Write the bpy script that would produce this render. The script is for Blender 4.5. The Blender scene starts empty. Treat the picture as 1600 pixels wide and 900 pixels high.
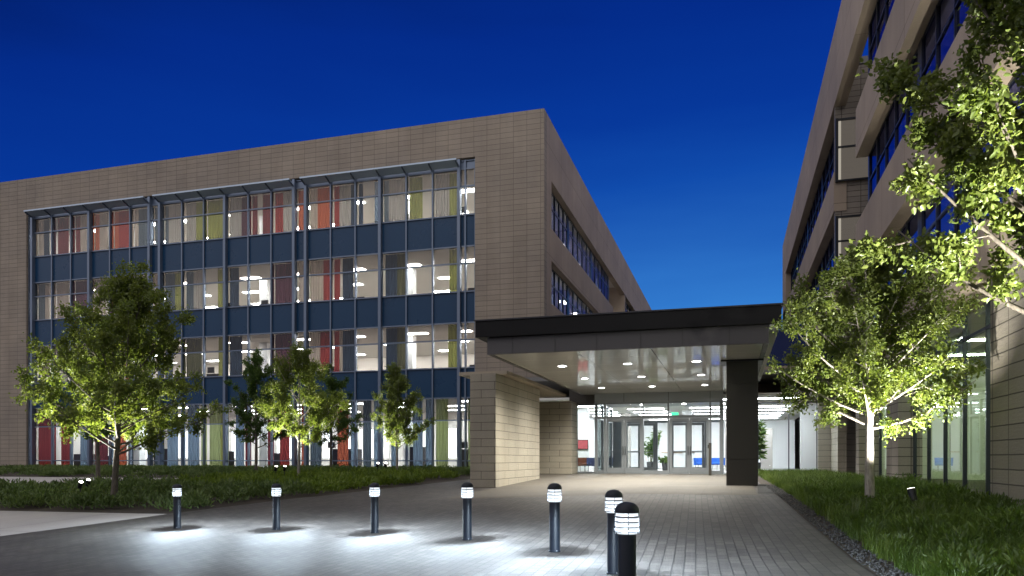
import bpy, math, random
import numpy as np
R = math.radians
PI = math.pi
random.seed(7)
rng = np.random.default_rng(7)
SC = bpy.context.scene
COL = SC.collection

# ------------------------------------------------------------------ camera
cam_d = bpy.data.cameras.new('camera')
cam = bpy.data.objects.new('camera', cam_d)
COL.objects.link(cam)
CZ = 0.65
cam.location = (0, 0, CZ)
cam.rotation_euler = (R(90), 0, math.atan(343 / 1167.6))
cam_d.sensor_width = 36
cam_d.lens = 36 * 1167.6 / 1600
cam_d.shift_y = (718 - 450) / 1600
cam_d.clip_start = 0.05
cam_d.clip_end = 3000
SC.camera = cam

# ------------------------------------------------------------------ exposure, renderer
SC.view_settings.view_transform = 'Standard'
SC.view_settings.look = 'None'
SC.view_settings.exposure = 0.0
SC.view_settings.gamma = 1
SC.render.engine = 'CYCLES'
cy = SC.cycles
cy.use_denoising = True
try:
    cy.denoiser = 'OPENIMAGEDENOISE'
    cy.denoising_input_passes = 'RGB_ALBEDO_NORMAL'
except Exception:
    pass
cy.max_bounces = 7
cy.diffuse_bounces = 3
cy.glossy_bounces = 3
cy.transmission_bounces = 4
cy.transparent_max_bounces = 14
cy.sample_clamp_indirect = 4
cy.sample_clamp_direct = 30
cy.caustics_reflective = False
cy.caustics_refractive = False
cy.use_light_tree = True


def lin(r, g, b):
    f = lambda c: (c / 255 / 12.92) if c / 255 <= 0.04045 else ((c / 255 + 0.055) / 1.055) ** 2.4
    return (f(r), f(g), f(b), 1)


# ------------------------------------------------------------------ dusk sky
W = bpy.data.worlds.new('World')
SC.world = W
W.use_nodes = True
nt = W.node_tree
nt.nodes.clear()


def wn(t, **k):
    n = nt.nodes.new(t)
    for a, b in k.items():
        setattr(n, a, b)
    return n


tc = wn('ShaderNodeTexCoord')
sep = wn('ShaderNodeSeparateXYZ')
nt.links.new(tc.outputs['Generated'], sep.inputs[0])


def wm(op, a, b=None, clamp=False):
    n = wn('ShaderNodeMath', operation=op, use_clamp=clamp)
    for i, v in enumerate((a, b)):
        if v is None:
            continue
        if isinstance(v, (int, float)):
            n.inputs[i].default_value = v
        else:
            nt.links.new(v, n.inputs[i])
    return n.outputs[0]


zz, yy = sep.outputs[2], sep.outputs[1]
s_ = wm('ADD', zz, wm('MULTIPLY', wm('SUBTRACT', 1.0, yy), 0.40))
# faint streaks of thin cloud break the gradient
mp = wn('ShaderNodeMapping')
mp.inputs['Scale'].default_value = (1.5, 1.5, 9)
nt.links.new(tc.outputs['Generated'], mp.inputs[0])
nz = wn('ShaderNodeTexNoise')
nz.inputs['Scale'].default_value = 1.6
nz.inputs['Detail'].default_value = 4
nt.links.new(mp.outputs[0], nz.inputs['Vector'])
s2 = wm('ADD', s_, wm('MULTIPLY', wm('SUBTRACT', nz.outputs['Fac'], 0.5), 0.09))
ramp = wn('ShaderNodeValToRGB')
els = ramp.color_ramp.elements
stops = [(0.10, (70, 145, 218)), (0.20, (50, 122, 205)), (0.27, (36, 100, 188)), (0.36, (17, 76, 172)), (0.45, (7, 56, 154)),
         (0.57, (4, 44, 138)), (0.64, (3, 34, 114)), (1.0, (3, 22, 76))]
els[0].position, els[0].color = stops[0][0], lin(*stops[0][1])
els[1].position, els[1].color = stops[-1][0], lin(*stops[-1][1])
for p, c in stops[1:-1]:
    e = els.new(p)
    e.color = lin(*c)
nt.links.new(s2, ramp.inputs[0])
# glow added to the unseen sky behind and beside the photographer to light facades
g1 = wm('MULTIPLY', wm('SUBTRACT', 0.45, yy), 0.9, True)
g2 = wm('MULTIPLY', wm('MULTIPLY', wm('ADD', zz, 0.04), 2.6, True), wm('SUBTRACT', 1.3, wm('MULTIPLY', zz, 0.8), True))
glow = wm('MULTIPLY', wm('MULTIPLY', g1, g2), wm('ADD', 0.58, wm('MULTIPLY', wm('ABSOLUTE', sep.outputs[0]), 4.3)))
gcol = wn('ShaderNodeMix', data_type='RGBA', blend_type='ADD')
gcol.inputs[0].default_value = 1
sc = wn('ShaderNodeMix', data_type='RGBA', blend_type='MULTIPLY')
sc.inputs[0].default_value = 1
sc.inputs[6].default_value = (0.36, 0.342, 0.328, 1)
glow = wm('ADD', glow, wm('MULTIPLY', wm('MULTIPLY', wm('SUBTRACT', zz, 0.58), 2.6, True), 2.3))  # added overhead glow, out of view, to brighten crowns and beds
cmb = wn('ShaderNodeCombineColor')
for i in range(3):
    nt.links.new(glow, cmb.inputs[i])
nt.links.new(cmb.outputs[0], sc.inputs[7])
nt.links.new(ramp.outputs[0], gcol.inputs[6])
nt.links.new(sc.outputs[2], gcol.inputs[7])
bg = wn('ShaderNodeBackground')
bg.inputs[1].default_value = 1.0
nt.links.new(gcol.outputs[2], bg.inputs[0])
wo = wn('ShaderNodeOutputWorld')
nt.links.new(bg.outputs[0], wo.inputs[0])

# the last light of the sun that has set behind the photographer
sd = bpy.data.lights.new('sun', 'SUN')
sd.energy = 0.30
sd.angle = R(50)
sd.color = (1.0, 0.92, 0.84)
sun = bpy.data.objects.new('sun', sd)
COL.objects.link(sun)
sun.rotation_euler = (R(54), 0, R(-6))

# ------------------------------------------------------------------ materials
MATS = {}


class NT:
    def __init__(self, name):
        self.m = bpy.data.materials.new(name)
        self.m.use_nodes = True
        self.t = self.m.node_tree
        self.t.nodes.clear()
        self.out = self.t.nodes.new('ShaderNodeOutputMaterial')

    def n(self, t, ins=None, **k):
        x = self.t.nodes.new(t)
        for a, b in k.items():
            setattr(x, a, b)
        for a, b in (ins or {}).items():
            if isinstance(b, bpy.types.NodeSocket):
                self.t.links.new(b, x.inputs[a])
            else:
                x.inputs[a].default_value = b
        return x

    def mix(self, fac, a, b, blend='MIX'):
        x = self.n('ShaderNodeMix', {0: fac, 6: a, 7: b}, data_type='RGBA', blend_type=blend)
        return x.outputs[2]

    def noise(self, scale, detail=4, rough=0.55, vec=None, out='Fac'):
        i = {'Scale': scale, 'Detail': detail, 'Roughness': rough}
        if vec is not None:
            i['Vector'] = vec
        return self.n('ShaderNodeTexNoise', i).outputs[out]

    def ramp(self, fac, stops):
        x = self.n('ShaderNodeValToRGB', {0: fac})
        e = x.color_ramp.elements
        e[0].position, e[0].color = stops[0]
        e[1].position, e[1].color = stops[-1]
        for p, c in stops[1:-1]:
            q = e.new(p)
            q.color = c
        return x.outputs[0]

    def done(self, sh):
        self.t.links.new(sh, self.out.inputs['Surface'])
        return self.m


def c4(c):
    return tuple(c) + (1,) if len(c) == 3 else tuple(c)


def plain(name, col, rough=0.5, metal=0.0, var=0.12, scale=6.0, spec=0.5, bump=0.0, coat=0):
    if name in MATS:
        return MATS[name]
    k = NT(name)
    geo = k.n('ShaderNodeTexCoord').outputs['Object']
    nf = k.noise(scale, 5, 0.6, geo)
    a = tuple(x * (1 - var) for x in col[:3]) + (1,)
    b = tuple(min(1, x * (1 + var)) for x in col[:3]) + (1,)
    c = k.mix(nf, a, b)
    rr = k.n('ShaderNodeMapRange', {0: nf, 1: 0.3, 2: 0.7, 3: max(0.02, rough - 0.06), 4: rough + 0.06}).outputs[0]
    p = k.n('ShaderNodeBsdfPrincipled', {'Base Color': c, 'Roughness': rr, 'Metallic': metal, 'Specular IOR Level': spec, 'Coat Weight': coat})
    if bump:
        bn = k.n('ShaderNodeBump', {'Strength': bump, 'Distance': 0.01, 'Height': k.noise(scale * 8, 5, 0.6, geo)})
        k.t.links.new(bn.outputs[0], p.inputs['Normal'])
    MATS[name] = k.done(p.outputs[0])
    return MATS[name]


def masonry(name, c1, c2, mortar, bw, bh, off=0.0, ms=0.012, rough=0.85, bump=0.5, sheen=0.0, rot=0.0, big=None, mbias=0.1, freq=2):
    if name in MATS:
        return MATS[name]
    k = NT(name)
    uv = k.n('ShaderNodeUVMap', uv_map='UVMap').outputs[0]
    mp = k.n('ShaderNodeMapping', {'Vector': uv, 'Rotation': (0, 0, rot)}).outputs[0]
    wob = k.n('ShaderNodeTexNoise', {'Vector': mp, 'Scale': 3.0, 'Detail': 3.0})
    vv = k.n('ShaderNodeVectorMath', {0: mp, 1: k.n('ShaderNodeVectorMath', {0: wob.outputs['Color'], 1: (0.012, 0.012, 0)}, operation='MULTIPLY').outputs[0]}, operation='ADD').outputs[0]
    br = k.n('ShaderNodeTexBrick', {'Vector': vv, 'Color1': c4(c1), 'Color2': c4(c2), 'Mortar': c4(mortar), 'Scale': 1.0, 'Mortar Size': ms,
                                    'Mortar Smooth': mbias, 'Bias': 0.0, 'Brick Width': bw, 'Row Height': bh}, offset=off, offset_frequency=freq)
    n1 = k.noise(0.35, 4, 0.6, uv)
    st = k.n('ShaderNodeMapping', {'Vector': uv, 'Scale': (1.2, 0.12, 1)}).outputs[0]
    n2 = k.noise(1.0, 5, 0.65, st)
    n3 = k.noise(26, 4, 0.7, uv)
    c = k.mix(0.75, br.outputs['Color'], k.ramp(n1, [(0.25, (0.72, 0.72, 0.74, 1)), (0.75, (1.12, 1.08, 1.02, 1))]), 'MULTIPLY')
    c = k.mix(0.45, c, k.ramp(n2, [(0.3, (0.78, 0.76, 0.74, 1)), (0.7, (1.08, 1.08, 1.08, 1))]), 'MULTIPLY')
    c = k.mix(0.5, c, k.ramp(n3, [(0.25, (0.72, 0.72, 0.72, 1)), (0.75, (1.2, 1.2, 1.2, 1))]), 'MULTIPLY')
    hs = k.n('ShaderNodeMapping', {'Vector': uv, 'Scale': (1.6, 14, 1)}).outputs[0]
    h = k.n('ShaderNodeMath', {0: k.noise(1.4, 5, 0.7, hs), 1: br.outputs['Fac']}, operation='SUBTRACT').outputs[0]
    bn = k.n('ShaderNodeBump', {'Strength': bump, 'Distance': 0.03, 'Height': h}).outputs[0]
    p = k.n('ShaderNodeBsdfPrincipled', {'Base Color': c, 'Roughness': rough, 'Normal': bn, 'Specular IOR Level': 0.35})
    MATS[name] = k.done(p.outputs[0])
    return MATS[name]


def glass(name, tint=(0.9, 0.93, 0.92), ior=1.5, rough=0.0, refl=(1, 1, 1), wav=0.0, gain=1.0):
    if name in MATS:
        return MATS[name]
    k = NT(name)
    fr = k.n('ShaderNodeFresnel', {'IOR': ior})
    tr = k.n('ShaderNodeBsdfTransparent', {0: c4(tint)})
    gl = k.n('ShaderNodeBsdfGlossy', {'Color': c4(refl), 'Roughness': rough})
    if wav:
        uv = k.n('ShaderNodeUVMap', uv_map='UVMap').outputs[0]
        bn = k.n('ShaderNodeBump', {'Strength': wav, 'Distance': 0.02, 'Height': k.noise(0.6, 2, 0.5, uv)}).outputs[0]
        k.t.links.new(bn, gl.inputs['Normal'])
        k.t.links.new(bn, fr.inputs['Normal'])
    f = fr.outputs[0]
    if gain != 1:
        f = k.n('ShaderNodeMath', {0: f, 1: gain}, operation='MULTIPLY', use_clamp=True).outputs[0]
    mx = k.n('ShaderNodeMixShader', {0: f, 1: tr.outputs[0], 2: gl.outputs[0]})
    MATS[name] = k.done(mx.outputs[0])
    return MATS[name]


def emit(name, col, strength):
    if name in MATS:
        return MATS[name]
    k = NT(name)
    MATS[name] = k.done(k.n('ShaderNodeEmission', {0: c4(col), 1: strength}).outputs[0])
    return MATS[name]


def cloth(name, col, trans=0.55):
    """hanging fabric panel that lets room light through, with the shade of soft vertical folds painted in"""
    if name in MATS:
        return MATS[name]
    k = NT(name)
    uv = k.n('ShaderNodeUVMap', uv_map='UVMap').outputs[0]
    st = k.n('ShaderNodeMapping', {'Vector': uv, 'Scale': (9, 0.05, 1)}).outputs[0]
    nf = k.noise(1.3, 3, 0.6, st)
    c = k.mix(nf, tuple(x * 0.5 for x in col) + (1,), tuple(min(1, x * 0.95) for x in col) + (1,))  # fold shade put into the colour as darker vertical streaks
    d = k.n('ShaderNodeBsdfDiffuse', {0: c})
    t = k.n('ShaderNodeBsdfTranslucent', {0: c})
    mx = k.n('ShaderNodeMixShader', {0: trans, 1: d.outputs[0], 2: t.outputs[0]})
    MATS[name] = k.done(mx.outputs[0])
    return MATS[name]


def leafmat(name, dark, mid, light, trans=0.45, gloss=0.03):
    if name in MATS:
        return MATS[name]
    k = NT(name)
    at = k.n('ShaderNodeAttribute', attribute_name='tint').outputs['Fac']
    c = k.ramp(at, [(0.0, c4(dark)), (0.5, c4(mid)), (1.0, c4(light))])
    d = k.n('ShaderNodeBsdfDiffuse', {0: c})
    ct = k.mix(1.0, c, (1.12, 1.1, 0.75, 1), 'MULTIPLY')
    t = k.n('ShaderNodeBsdfTranslucent', {0: ct})
    mx = k.n('ShaderNodeMixShader', {0: trans, 1: d.outputs[0], 2: t.outputs[0]})
    gl = k.n('ShaderNodeBsdfGlossy', {'Color': (1, 1, 1, 1), 'Roughness': 0.45})
    mx2 = k.n('ShaderNodeMixShader', {0: gloss, 1: mx.outputs[0], 2: gl.outputs[0]})
    MATS[name] = k.done(mx2.outputs[0])
    return MATS[name]


def barkmat(name, c1, c2):
    if name in MATS:
        return MATS[name]
    k = NT(name)
    o = k.n('ShaderNodeTexCoord').outputs['Object']
    st = k.n('ShaderNodeMapping', {'Vector': o, 'Scale': (14, 14, 3)}).outputs[0]
    nf = k.noise(2.0, 6, 0.65, st)
    c = k.ramp(nf, [(0.3, c4(c1)), (0.68, c4(c2))])
    bn = k.n('ShaderNodeBump', {'Strength': 0.6, 'Distance': 0.02, 'Height': nf}).outputs[0]
    p = k.n('ShaderNodeBsdfPrincipled', {'Base Color': c, 'Roughness': 0.85, 'Normal': bn})
    MATS[name] = k.done(p.outputs[0])
    return MATS[name]


STONE = masonry('split_face_stone', (0.35, 0.308, 0.262), (0.318, 0.28, 0.238), (0.185, 0.162, 0.138), 0.76, 0.285, 0.0, 0.011, 0.9, 0.55)
STONE_P = masonry('limestone_courses', (0.37, 0.345, 0.285), (0.335, 0.31, 0.255), (0.12, 0.108, 0.088), 1.25, 0.27, 0.37, 0.009, 0.85, 0.45)
STONE_G = masonry('grey_stone_blocks', (0.30, 0.272, 0.235), (0.255, 0.232, 0.205), (0.08, 0.072, 0.06), 0.78, 0.245, 0.0, 0.012, 0.88, 0.5)
SMOOTH = masonry('smooth_stone_panels', (0.41, 0.34, 0.272), (0.385, 0.32, 0.256), (0.17, 0.138, 0.11), 3.1, 6.0, 0.0, 0.012, 0.8, 0.12)
FRAME = plain('blue_grey_aluminium', (0.15, 0.19, 0.26), 0.35, 0.55, 0.08, 2)
FRAME_D = plain('dark_aluminium', (0.03, 0.034, 0.042), 0.35, 0.5, 0.1, 2)
ALU = plain('satin_aluminium', (0.22, 0.24, 0.255), 0.4, 0.5, 0.06, 3)
SPAND = plain('blue_spandrel_glass', (0.010, 0.048, 0.115), 0.3, 0.0, 0.05, 0.6, 0.3)
SHADE = plain('sunshade_metal', (0.46, 0.56, 0.68), 0.45, 0.3, 0.08, 2)
WHITE = plain('white_paint', (0.78, 0.79, 0.80), 0.6, 0, 0.03, 1)
CEIL = plain('ceiling_tile', (0.80, 0.79, 0.76), 0.8, 0, 0.04, 1)
CARPET = plain('office_carpet', (0.30, 0.27, 0.24), 0.9, 0, 0.15, 3)
WARMW = plain('warm_wall_paint', (0.60, 0.56, 0.52), 0.7, 0, 0.06, 0.7)
BLACKM = plain('black_metal', (0.012, 0.013, 0.016), 0.4, 0.2, 0.2, 3)
NAVYM = plain('navy_painted_post', (0.008, 0.012, 0.020), 0.5, 0.0, 0.15, 3, 0.3)
BRONZE = plain('bronze_panel', (0.048, 0.044, 0.037), 0.45, 0.3, 0.1, 1.2)
FASCIA = plain('grey_metal_fascia', (0.075, 0.072, 0.075), 0.45, 0.3, 0.08, 0.9)
SOFFIT = plain('glossy_white_panel', (0.86, 0.87, 0.86), 0.09, 0.0, 0.04, 0.5, 0.5, coat=.35)
DARKSEAM = plain('panel_seam', (0.05, 0.05, 0.05), 0.6)
GLASS = glass('vision_glass', (0.86, 0.89, 0.88), 1.5, 0.0, wav=0.02)
GLASS_T = glass('tinted_top_glass', (0.40, 0.385, 0.37), 1.5, 0.0, wav=0.02)
GLASS_S = glass('reflective_side_glass', (0.30, 0.33, 0.38), 1.5, 0.0, refl=(0.15, 0.17, 0.42), wav=0.03, gain=0.9)
GLASS_G = glass('green_lobby_glass', (0.78, 0.88, 0.76), 1.5, gain=0.45)
GLASS_C = glass('clear_entrance_glass', (0.96, 0.98, 0.97), 1.45)
ROOFM = plain('roof_membrane', (0.20, 0.20, 0.20), 0.9)
LFLOOR = plain('lobby_terrazzo', (0.55, 0.54, 0.52), 0.25, 0, 0.08, 4)
LAMP_W = emit('office_ceiling_lamp', (1.0, 0.965, 0.93), 84)
LAMP_C = emit('lobby_strip_lamp', (0.90, 0.96, 1.0), 140)
LAMP_G = emit('green_room_lamp', (0.92, 1.0, 0.82), 60)
LAMP_GF = emit('ground_floor_lamp', (0.9, 0.96, 1.0), 85)
LAMP_D = emit('downlight_lens', (1.0, 0.98, 0.93), 40)


# ------------------------------------------------------------------ mesh builder
ORIGIN = {}


def origin_of(o):
    v = np.zeros(3)
    while o is not None:
        v += np.array(o.location)
        o = o.parent
    return v


class MB:
    def __init__(self):
        self.v, self.f, self.m = [], [], []

    def face(self, pts, m=0):
        i = len(self.v)
        self.v += [tuple(p) for p in pts]
        self.f.append(list(range(i, i + len(pts))))
        self.m.append(m)

    def box(self, x0, x1, y0, y1, z0, z1, m=0):
        x0, x1 = min(x0, x1), max(x0, x1)
        y0, y1 = min(y0, y1), max(y0, y1)
        z0, z1 = min(z0, z1), max(z0, z1)
        i = len(self.v)
        self.v += [(x0, y0, z0), (x1, y0, z0), (x1, y1, z0), (x0, y1, z0), (x0, y0, z1), (x1, y0, z1), (x1, y1, z1), (x0, y1, z1)]
        for q in ((0, 3, 2, 1), (4, 5, 6, 7), (0, 1, 5, 4), (1, 2, 6, 5), (2, 3, 7, 6), (3, 0, 4, 7)):
            self.f.append([i + a for a in q])
            self.m.append(m)
        return self

    def obox(self, p, q, w, h, m=0, up=(0, 0, 1)):
        """bar from p to q, w wide, h high"""
        p, q = np.array(p, float), np.array(q, float)
        d = (q - p) / np.linalg.norm(q - p)
        s = np.cross(d, up)
        s /= np.linalg.norm(s)
        u = np.cross(s, d)
        i = len(self.v)
        for e in (p, q):
            for a, b in ((-1, -1), (1, -1), (1, 1), (-1, 1)):
                self.v.append(tuple(e + s * a * w / 2 + u * b * h / 2))
        for f in ((0, 1, 2, 3), (7, 6, 5, 4), (0, 4, 5, 1), (1, 5, 6, 2), (2, 6, 7, 3), (3, 7, 4, 0)):
            self.f.append([i + a for a in f])
            self.m.append(m)
        return self

    def lathe(self, prof, n=24, c=(0, 0), m=0, cap=True):
        i = len(self.v)
        for r, z in prof:
            for k in range(n):
                a = 2 * PI * k / n
                self.v.append((c[0] + r * math.cos(a), c[1] + r * math.sin(a), z))
        for j in range(len(prof) - 1):
            for k in range(n):
                k2 = (k + 1) % n
                self.f.append([i + j * n + k, i + j * n + k2, i + (j + 1) * n + k2, i + (j + 1) * n + k])
                self.m.append(m)
        if cap:
            self.f.append([i + k for k in reversed(range(n))])
            self.m.append(m)
            self.f.append([i + (len(prof) - 1) * n + k for k in range(n)])
            self.m.append(m)
        return self

    def tube(self, pts, rad, n=7, m=0):
        pts = [np.array(p, float) for p in pts]
        i = len(self.v)
        ref = np.array((0.13, 0.31, 0.94))
        for j, p in enumerate(pts):
            d = pts[min(j + 1, len(pts) - 1)] - pts[max(j - 1, 0)]
            d /= (np.linalg.norm(d) + 1e-9)
            a = np.cross(d, ref if abs(d @ ref) < 0.93 else np.array((1.0, 0, 0)))
            a /= np.linalg.norm(a)
            b = np.cross(d, a)
            for k in range(n):
                t = 2 * PI * k / n
                self.v.append(tuple(p + rad[j] * (math.cos(t) * a + math.sin(t) * b)))
        for j in range(len(pts) - 1):
            for k in range(n):
                k2 = (k + 1) % n
                self.f.append([i + j * n + k, i + j * n + k2, i + (j + 1) * n + k2, i + (j + 1) * n + k])
                self.m.append(m)
        self.f.append([i + (len(pts) - 1) * n + k for k in range(n)])
        self.m.append(m)
        return self

    def build(self, name, mats, parent=None, world=True, smooth=False, bevel=0.0):
        if not isinstance(mats, (list, tuple)):
            mats = [mats]
        me = bpy.data.meshes.new(name)
        V = np.array(self.v, float)
        UVV = V
        if parent is not None and world:
            V = V - origin_of(parent)
        me.from_pydata([tuple(p) for p in V], [], self.f)
        for m in mats:
            me.materials.append(m)
        me.polygons.foreach_set('material_index', self.m)
        uvl = me.uv_layers.new(name='UVMap')
        uvs = []
        for f in self.f:
            a = UVV[f[0]]
            nrm = np.zeros(3)
            for t in range(1, len(f) - 1):
                nrm += np.cross(UVV[f[t]] - a, UVV[f[t + 1]] - a)
            ax = int(np.argmax(np.abs(nrm)))
            for q in f:
                p = UVV[q]
                uvs += ((p[1], p[2]) if ax == 0 else (p[0], p[2]) if ax == 1 else (p[0], p[1]))
        uvl.data.foreach_set('uv', uvs)
        if smooth:
            me.polygons.foreach_set('use_smooth', [True] * len(me.polygons))
        me.update()
        o = bpy.data.objects.new(name, me)
        COL.objects.link(o)
        if parent is not None:
            o.parent = parent
        if smooth and smooth != 'full':
            try:
                me.set_sharp_from_angle(angle=R(40))
            except Exception:
                pass
        if bevel:
            b = o.modifiers.new('bevel', 'BEVEL')
            b.width = bevel
            b.segments = 2
            b.limit_method = 'ANGLE'
        return o


def np_mesh(name, verts, faces_flat, sizes, mat, parent=None, tint=None, smooth=False):
    """fast mesh: verts (N,3), flat loop indices, face sizes"""
    me = bpy.data.meshes.new(name)
    me.vertices.add(len(verts))
    me.vertices.foreach_set('co', np.asarray(verts, np.float32).ravel())
    me.loops.add(len(faces_flat))
    me.loops.foreach_set('vertex_index', np.asarray(faces_flat, np.int32))
    me.polygons.add(len(sizes))
    st = np.concatenate(([0], np.cumsum(sizes)[:-1])).astype(np.int32)
    me.polygons.foreach_set('loop_start', st)
    me.polygons.foreach_set('loop_total', np.asarray(sizes, np.int32))
    me.materials.append(mat)
    if tint is not None:
        at = me.attributes.new('tint', 'FLOAT', 'FACE')
        at.data.foreach_set('value', np.asarray(tint, np.float32))
    if smooth:
        me.polygons.foreach_set('use_smooth', np.ones(len(sizes), bool))
    me.update(calc_edges=True)
    me.validate()
    o = bpy.data.objects.new(name, me)
    COL.objects.link(o)
    if parent is not None:
        o.parent = parent
    return o


def tag(o, label=None, cat=None, group=None, kind=None):
    if label:
        o['label'] = label
    if cat:
        o['category'] = cat
    if group:
        o['group'] = group
    if kind:
        o['kind'] = kind
    return o


def thing(name, label, cat, loc=(0, 0, 0), group=None):
    o = bpy.data.objects.new(name, None)
    o.empty_display_size = 0.2
    COL.objects.link(o)
    o.location = loc
    return tag(o, label, cat, group)


def copy_tree(o, parent=None):
    c = o.copy()
    COL.objects.link(c)
    c.parent = parent
    for ch in list(o.children):
        copy_tree(ch, c)
    return c


# ------------------------------------------------------------------ the lie of the land
LXT = [(-200, -.34), (-14, -.34), (-11, -.32), (-8.7, -.29), (-6.3, -.22), (-4, -.1), (-2.3, 0), (1.4, 0), (4.35, .25), (200, .25)]
PYT = [(-500, -.62), (7, -.61), (9.7, -.59), (13, -.46), (18.6, -.22), (24, -.135), (34, 0), (900, 0)]


def grd(X, Y):
    X, Y = np.asarray(X, float), np.asarray(Y, float)
    return np.interp(Y, *zip(*PYT)) + np.interp(X, *zip(*LXT)) * np.clip((34 - Y) / 19., 0, 1)


def gz(x, y):
    return float(grd(x, y))


def clip_poly(poly, a, b, c):
    """keep a*x+b*y<=c"""
    out = []
    for i in range(len(poly)):
        p, q = poly[i], poly[(i + 1) % len(poly)]
        dp, dq = a * p[0] + b * p[1] - c, a * q[0] + b * q[1] - c
        if dp <= 0:
            out.append(p)
        if (dp < 0 < dq) or (dq < 0 < dp):
            t = dp / (dp - dq)
            out.append((p[0] + t * (q[0] - p[0]), p[1] + t * (q[1] - p[1])))
    return out


def sheet(name, poly, off, mat, rot=0.0, step=1.0, skirt=0.0):
    """a polygon draped over the land, cut into a grid"""
    mb = MB()
    xs = [p[0] for p in poly]
    ys = [p[1] for p in poly]
    gx = sorted(set([min(xs), max(xs)] + [x for x in np.arange(math.floor(min(xs)), max(xs), step) if min(xs) < x < max(xs)] + [p for p, _ in LXT if min(xs) < p < max(xs)]))
    gy = sorted(set([min(ys), max(ys)] + [y for y in np.arange(math.floor(min(ys)), max(ys), step) if min(ys) < y < max(ys)] + [p for p, _ in PYT if min(ys) < p < max(ys)]))
    for y0, y1 in zip(gy, gy[1:]):
        row = clip_poly(clip_poly(poly, 0, 1, y1), 0, -1, -y0)
        if len(row) < 3:
            continue
        for x0, x1 in zip(gx, gx[1:]):
            c = clip_poly(clip_poly(row, 1, 0, x1), -1, 0, -x0)
            if len(c) >= 3:
                mb.face([(p[0], p[1], gz(*p) + off) for p in c])
    if skirt:
        for i in range(len(poly)):
            p, q = np.array(poly[i]), np.array(poly[(i + 1) % len(poly)])
            n = max(1, int(np.linalg.norm(q - p) / step))
            for k in range(n):
                a, b = p + (q - p) * k / n, p + (q - p) * (k + 1) / n
                mb.face([(a[0], a[1], gz(*a) + off - skirt), (b[0], b[1], gz(*b) + off - skirt), (b[0], b[1], gz(*b) + off), (a[0], a[1], gz(*a) + off)])
    o = mb.build(name, mat)
    return tag(o, kind='structure')


SOIL = plain('planting_soil', (0.035, 0.026, 0.018), 0.95, 0, 0.4, 9, bump=0.6)
CONC = masonry('concrete_walk', (0.42, 0.41, 0.40), (0.40, 0.39, 0.38), (0.22, 0.21, 0.2), 3.0, 3.0, 0.0, 0.012, 0.8, 0.06)
SLAB = masonry('sandstone_slab', (0.115, 0.105, 0.088), (0.095, 0.086, 0.072), (0.062, 0.056, 0.046), 1.9, 0.17, 0.37, 0.008, 0.75, 0.14)
PAVE = masonry('concrete_pavers', (0.074, 0.067, 0.062), (0.040, 0.036, 0.034), (0.014, 0.0125, 0.0125), 0.27, 0.133, 0.5, 0.009, 0.6, 0.35, rot=R(-90 - 2.6), mbias=0.25)

# far ground, then everything laid on it
gm = MB()
gx = [-900, -200, -60, -40] + list(range(-30, 14, 2)) + [30, 200, 900]
gy = [-600, -100, -20] + list(np.arange(-4, 42, 2.0)) + [60, 120, 400, 900]
for x0, x1 in zip(gx, gx[1:]):
    for y0, y1 in zip(gy, gy[1:]):
        gm.face([(a, b, gz(a, b) - 0.05) for a, b in ((x0, y0), (x1, y0), (x1, y1), (x0, y1))])
tag(gm.build('ground', plain('dry_ground', (0.05, 0.05, 0.035), 0.95, 0, 0.3, 0.5)), kind='structure')

PAVE_L = [(-17.0, -14.0), (-13.86, 11.31), (-13.35, 15.3), (-12.4, 17.9), (-11.84, 19.87), (-10.9, 25.0), (-10.18, 29.2), (-9.9, 34)]
PAVE_R = [(0.72, 34), (0.9, 24.5), (1.05, 18.8), (1.48, 8.73), (1.9, -14)]
sheet('paved_plaza', [p for p in PAVE_L] + [p for p in PAVE_R], 0.0, PAVE)
sheet('concrete_path', [(-60, -14), (-17.004, -14), (-13.864, 11.31), (-13.354, 15.29), (-18.6, 15.15), (-60, 15.0)], 0.0, CONC)
sheet('planting_bed', [(-60, 15.004), (-18.6, 15.155), (-13.354, 15.302)] + [(p[0] - 0.004, p[1]) for p in PAVE_L[3:]] + [(-9.9, 39.0), (-60, 39.0)], -0.012, SOIL)
sheet('garden_path', [(-60, 20.4), (-22.5, 20.6), (-21.3, 27.6), (-60, 27.3)], 0.03, CONC, skirt=0.08)
sheet('planting_bed', [(p[0] + 0.006, p[1]) for p in reversed(PAVE_R)] + [(0.72, 38.9), (7, 38.9), (7, -14)], -0.012, SOIL)
sheet('entrance_slab', [(-7.46, 18.9), (0.62, 18.95), (0.60, 33.9), (-8.6, 33.9), (-8.6, 26), (-7.46, 26)], 0.006, SLAB)
sheet('drain_mat', [(0.63, 19.6), (1.35, 19.6), (1.12, 24.4), (0.77, 24.4)], 0.012, plain('dark_gravel_mat', (0.035, 0.035, 0.037), 0.9, 0, 0.4, 30, bump=0.5))

# ------------------------------------------------------------------ left office building
YF = 39.1          # front face of the stone
YG = 39.36         # glass line
XL = -9.68         # side face
ROOF = 19.57
LB = thing('office_building', 'four-storey stone-clad office block at left, its long front a lit curtain wall with coloured blinds', 'office building', (-30, YF, 0))
b = MB()
b.box(-62, -45.6, YF, YF + .6, -1.2, ROOF)
b.box(-45.6, -13.62, YF, YF + .6, 17.42, ROOF)
b.box(-13.62, XL, YF, YF + .6, -1.2, ROOF)
b.build('stone_wall', STONE, LB)
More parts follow.
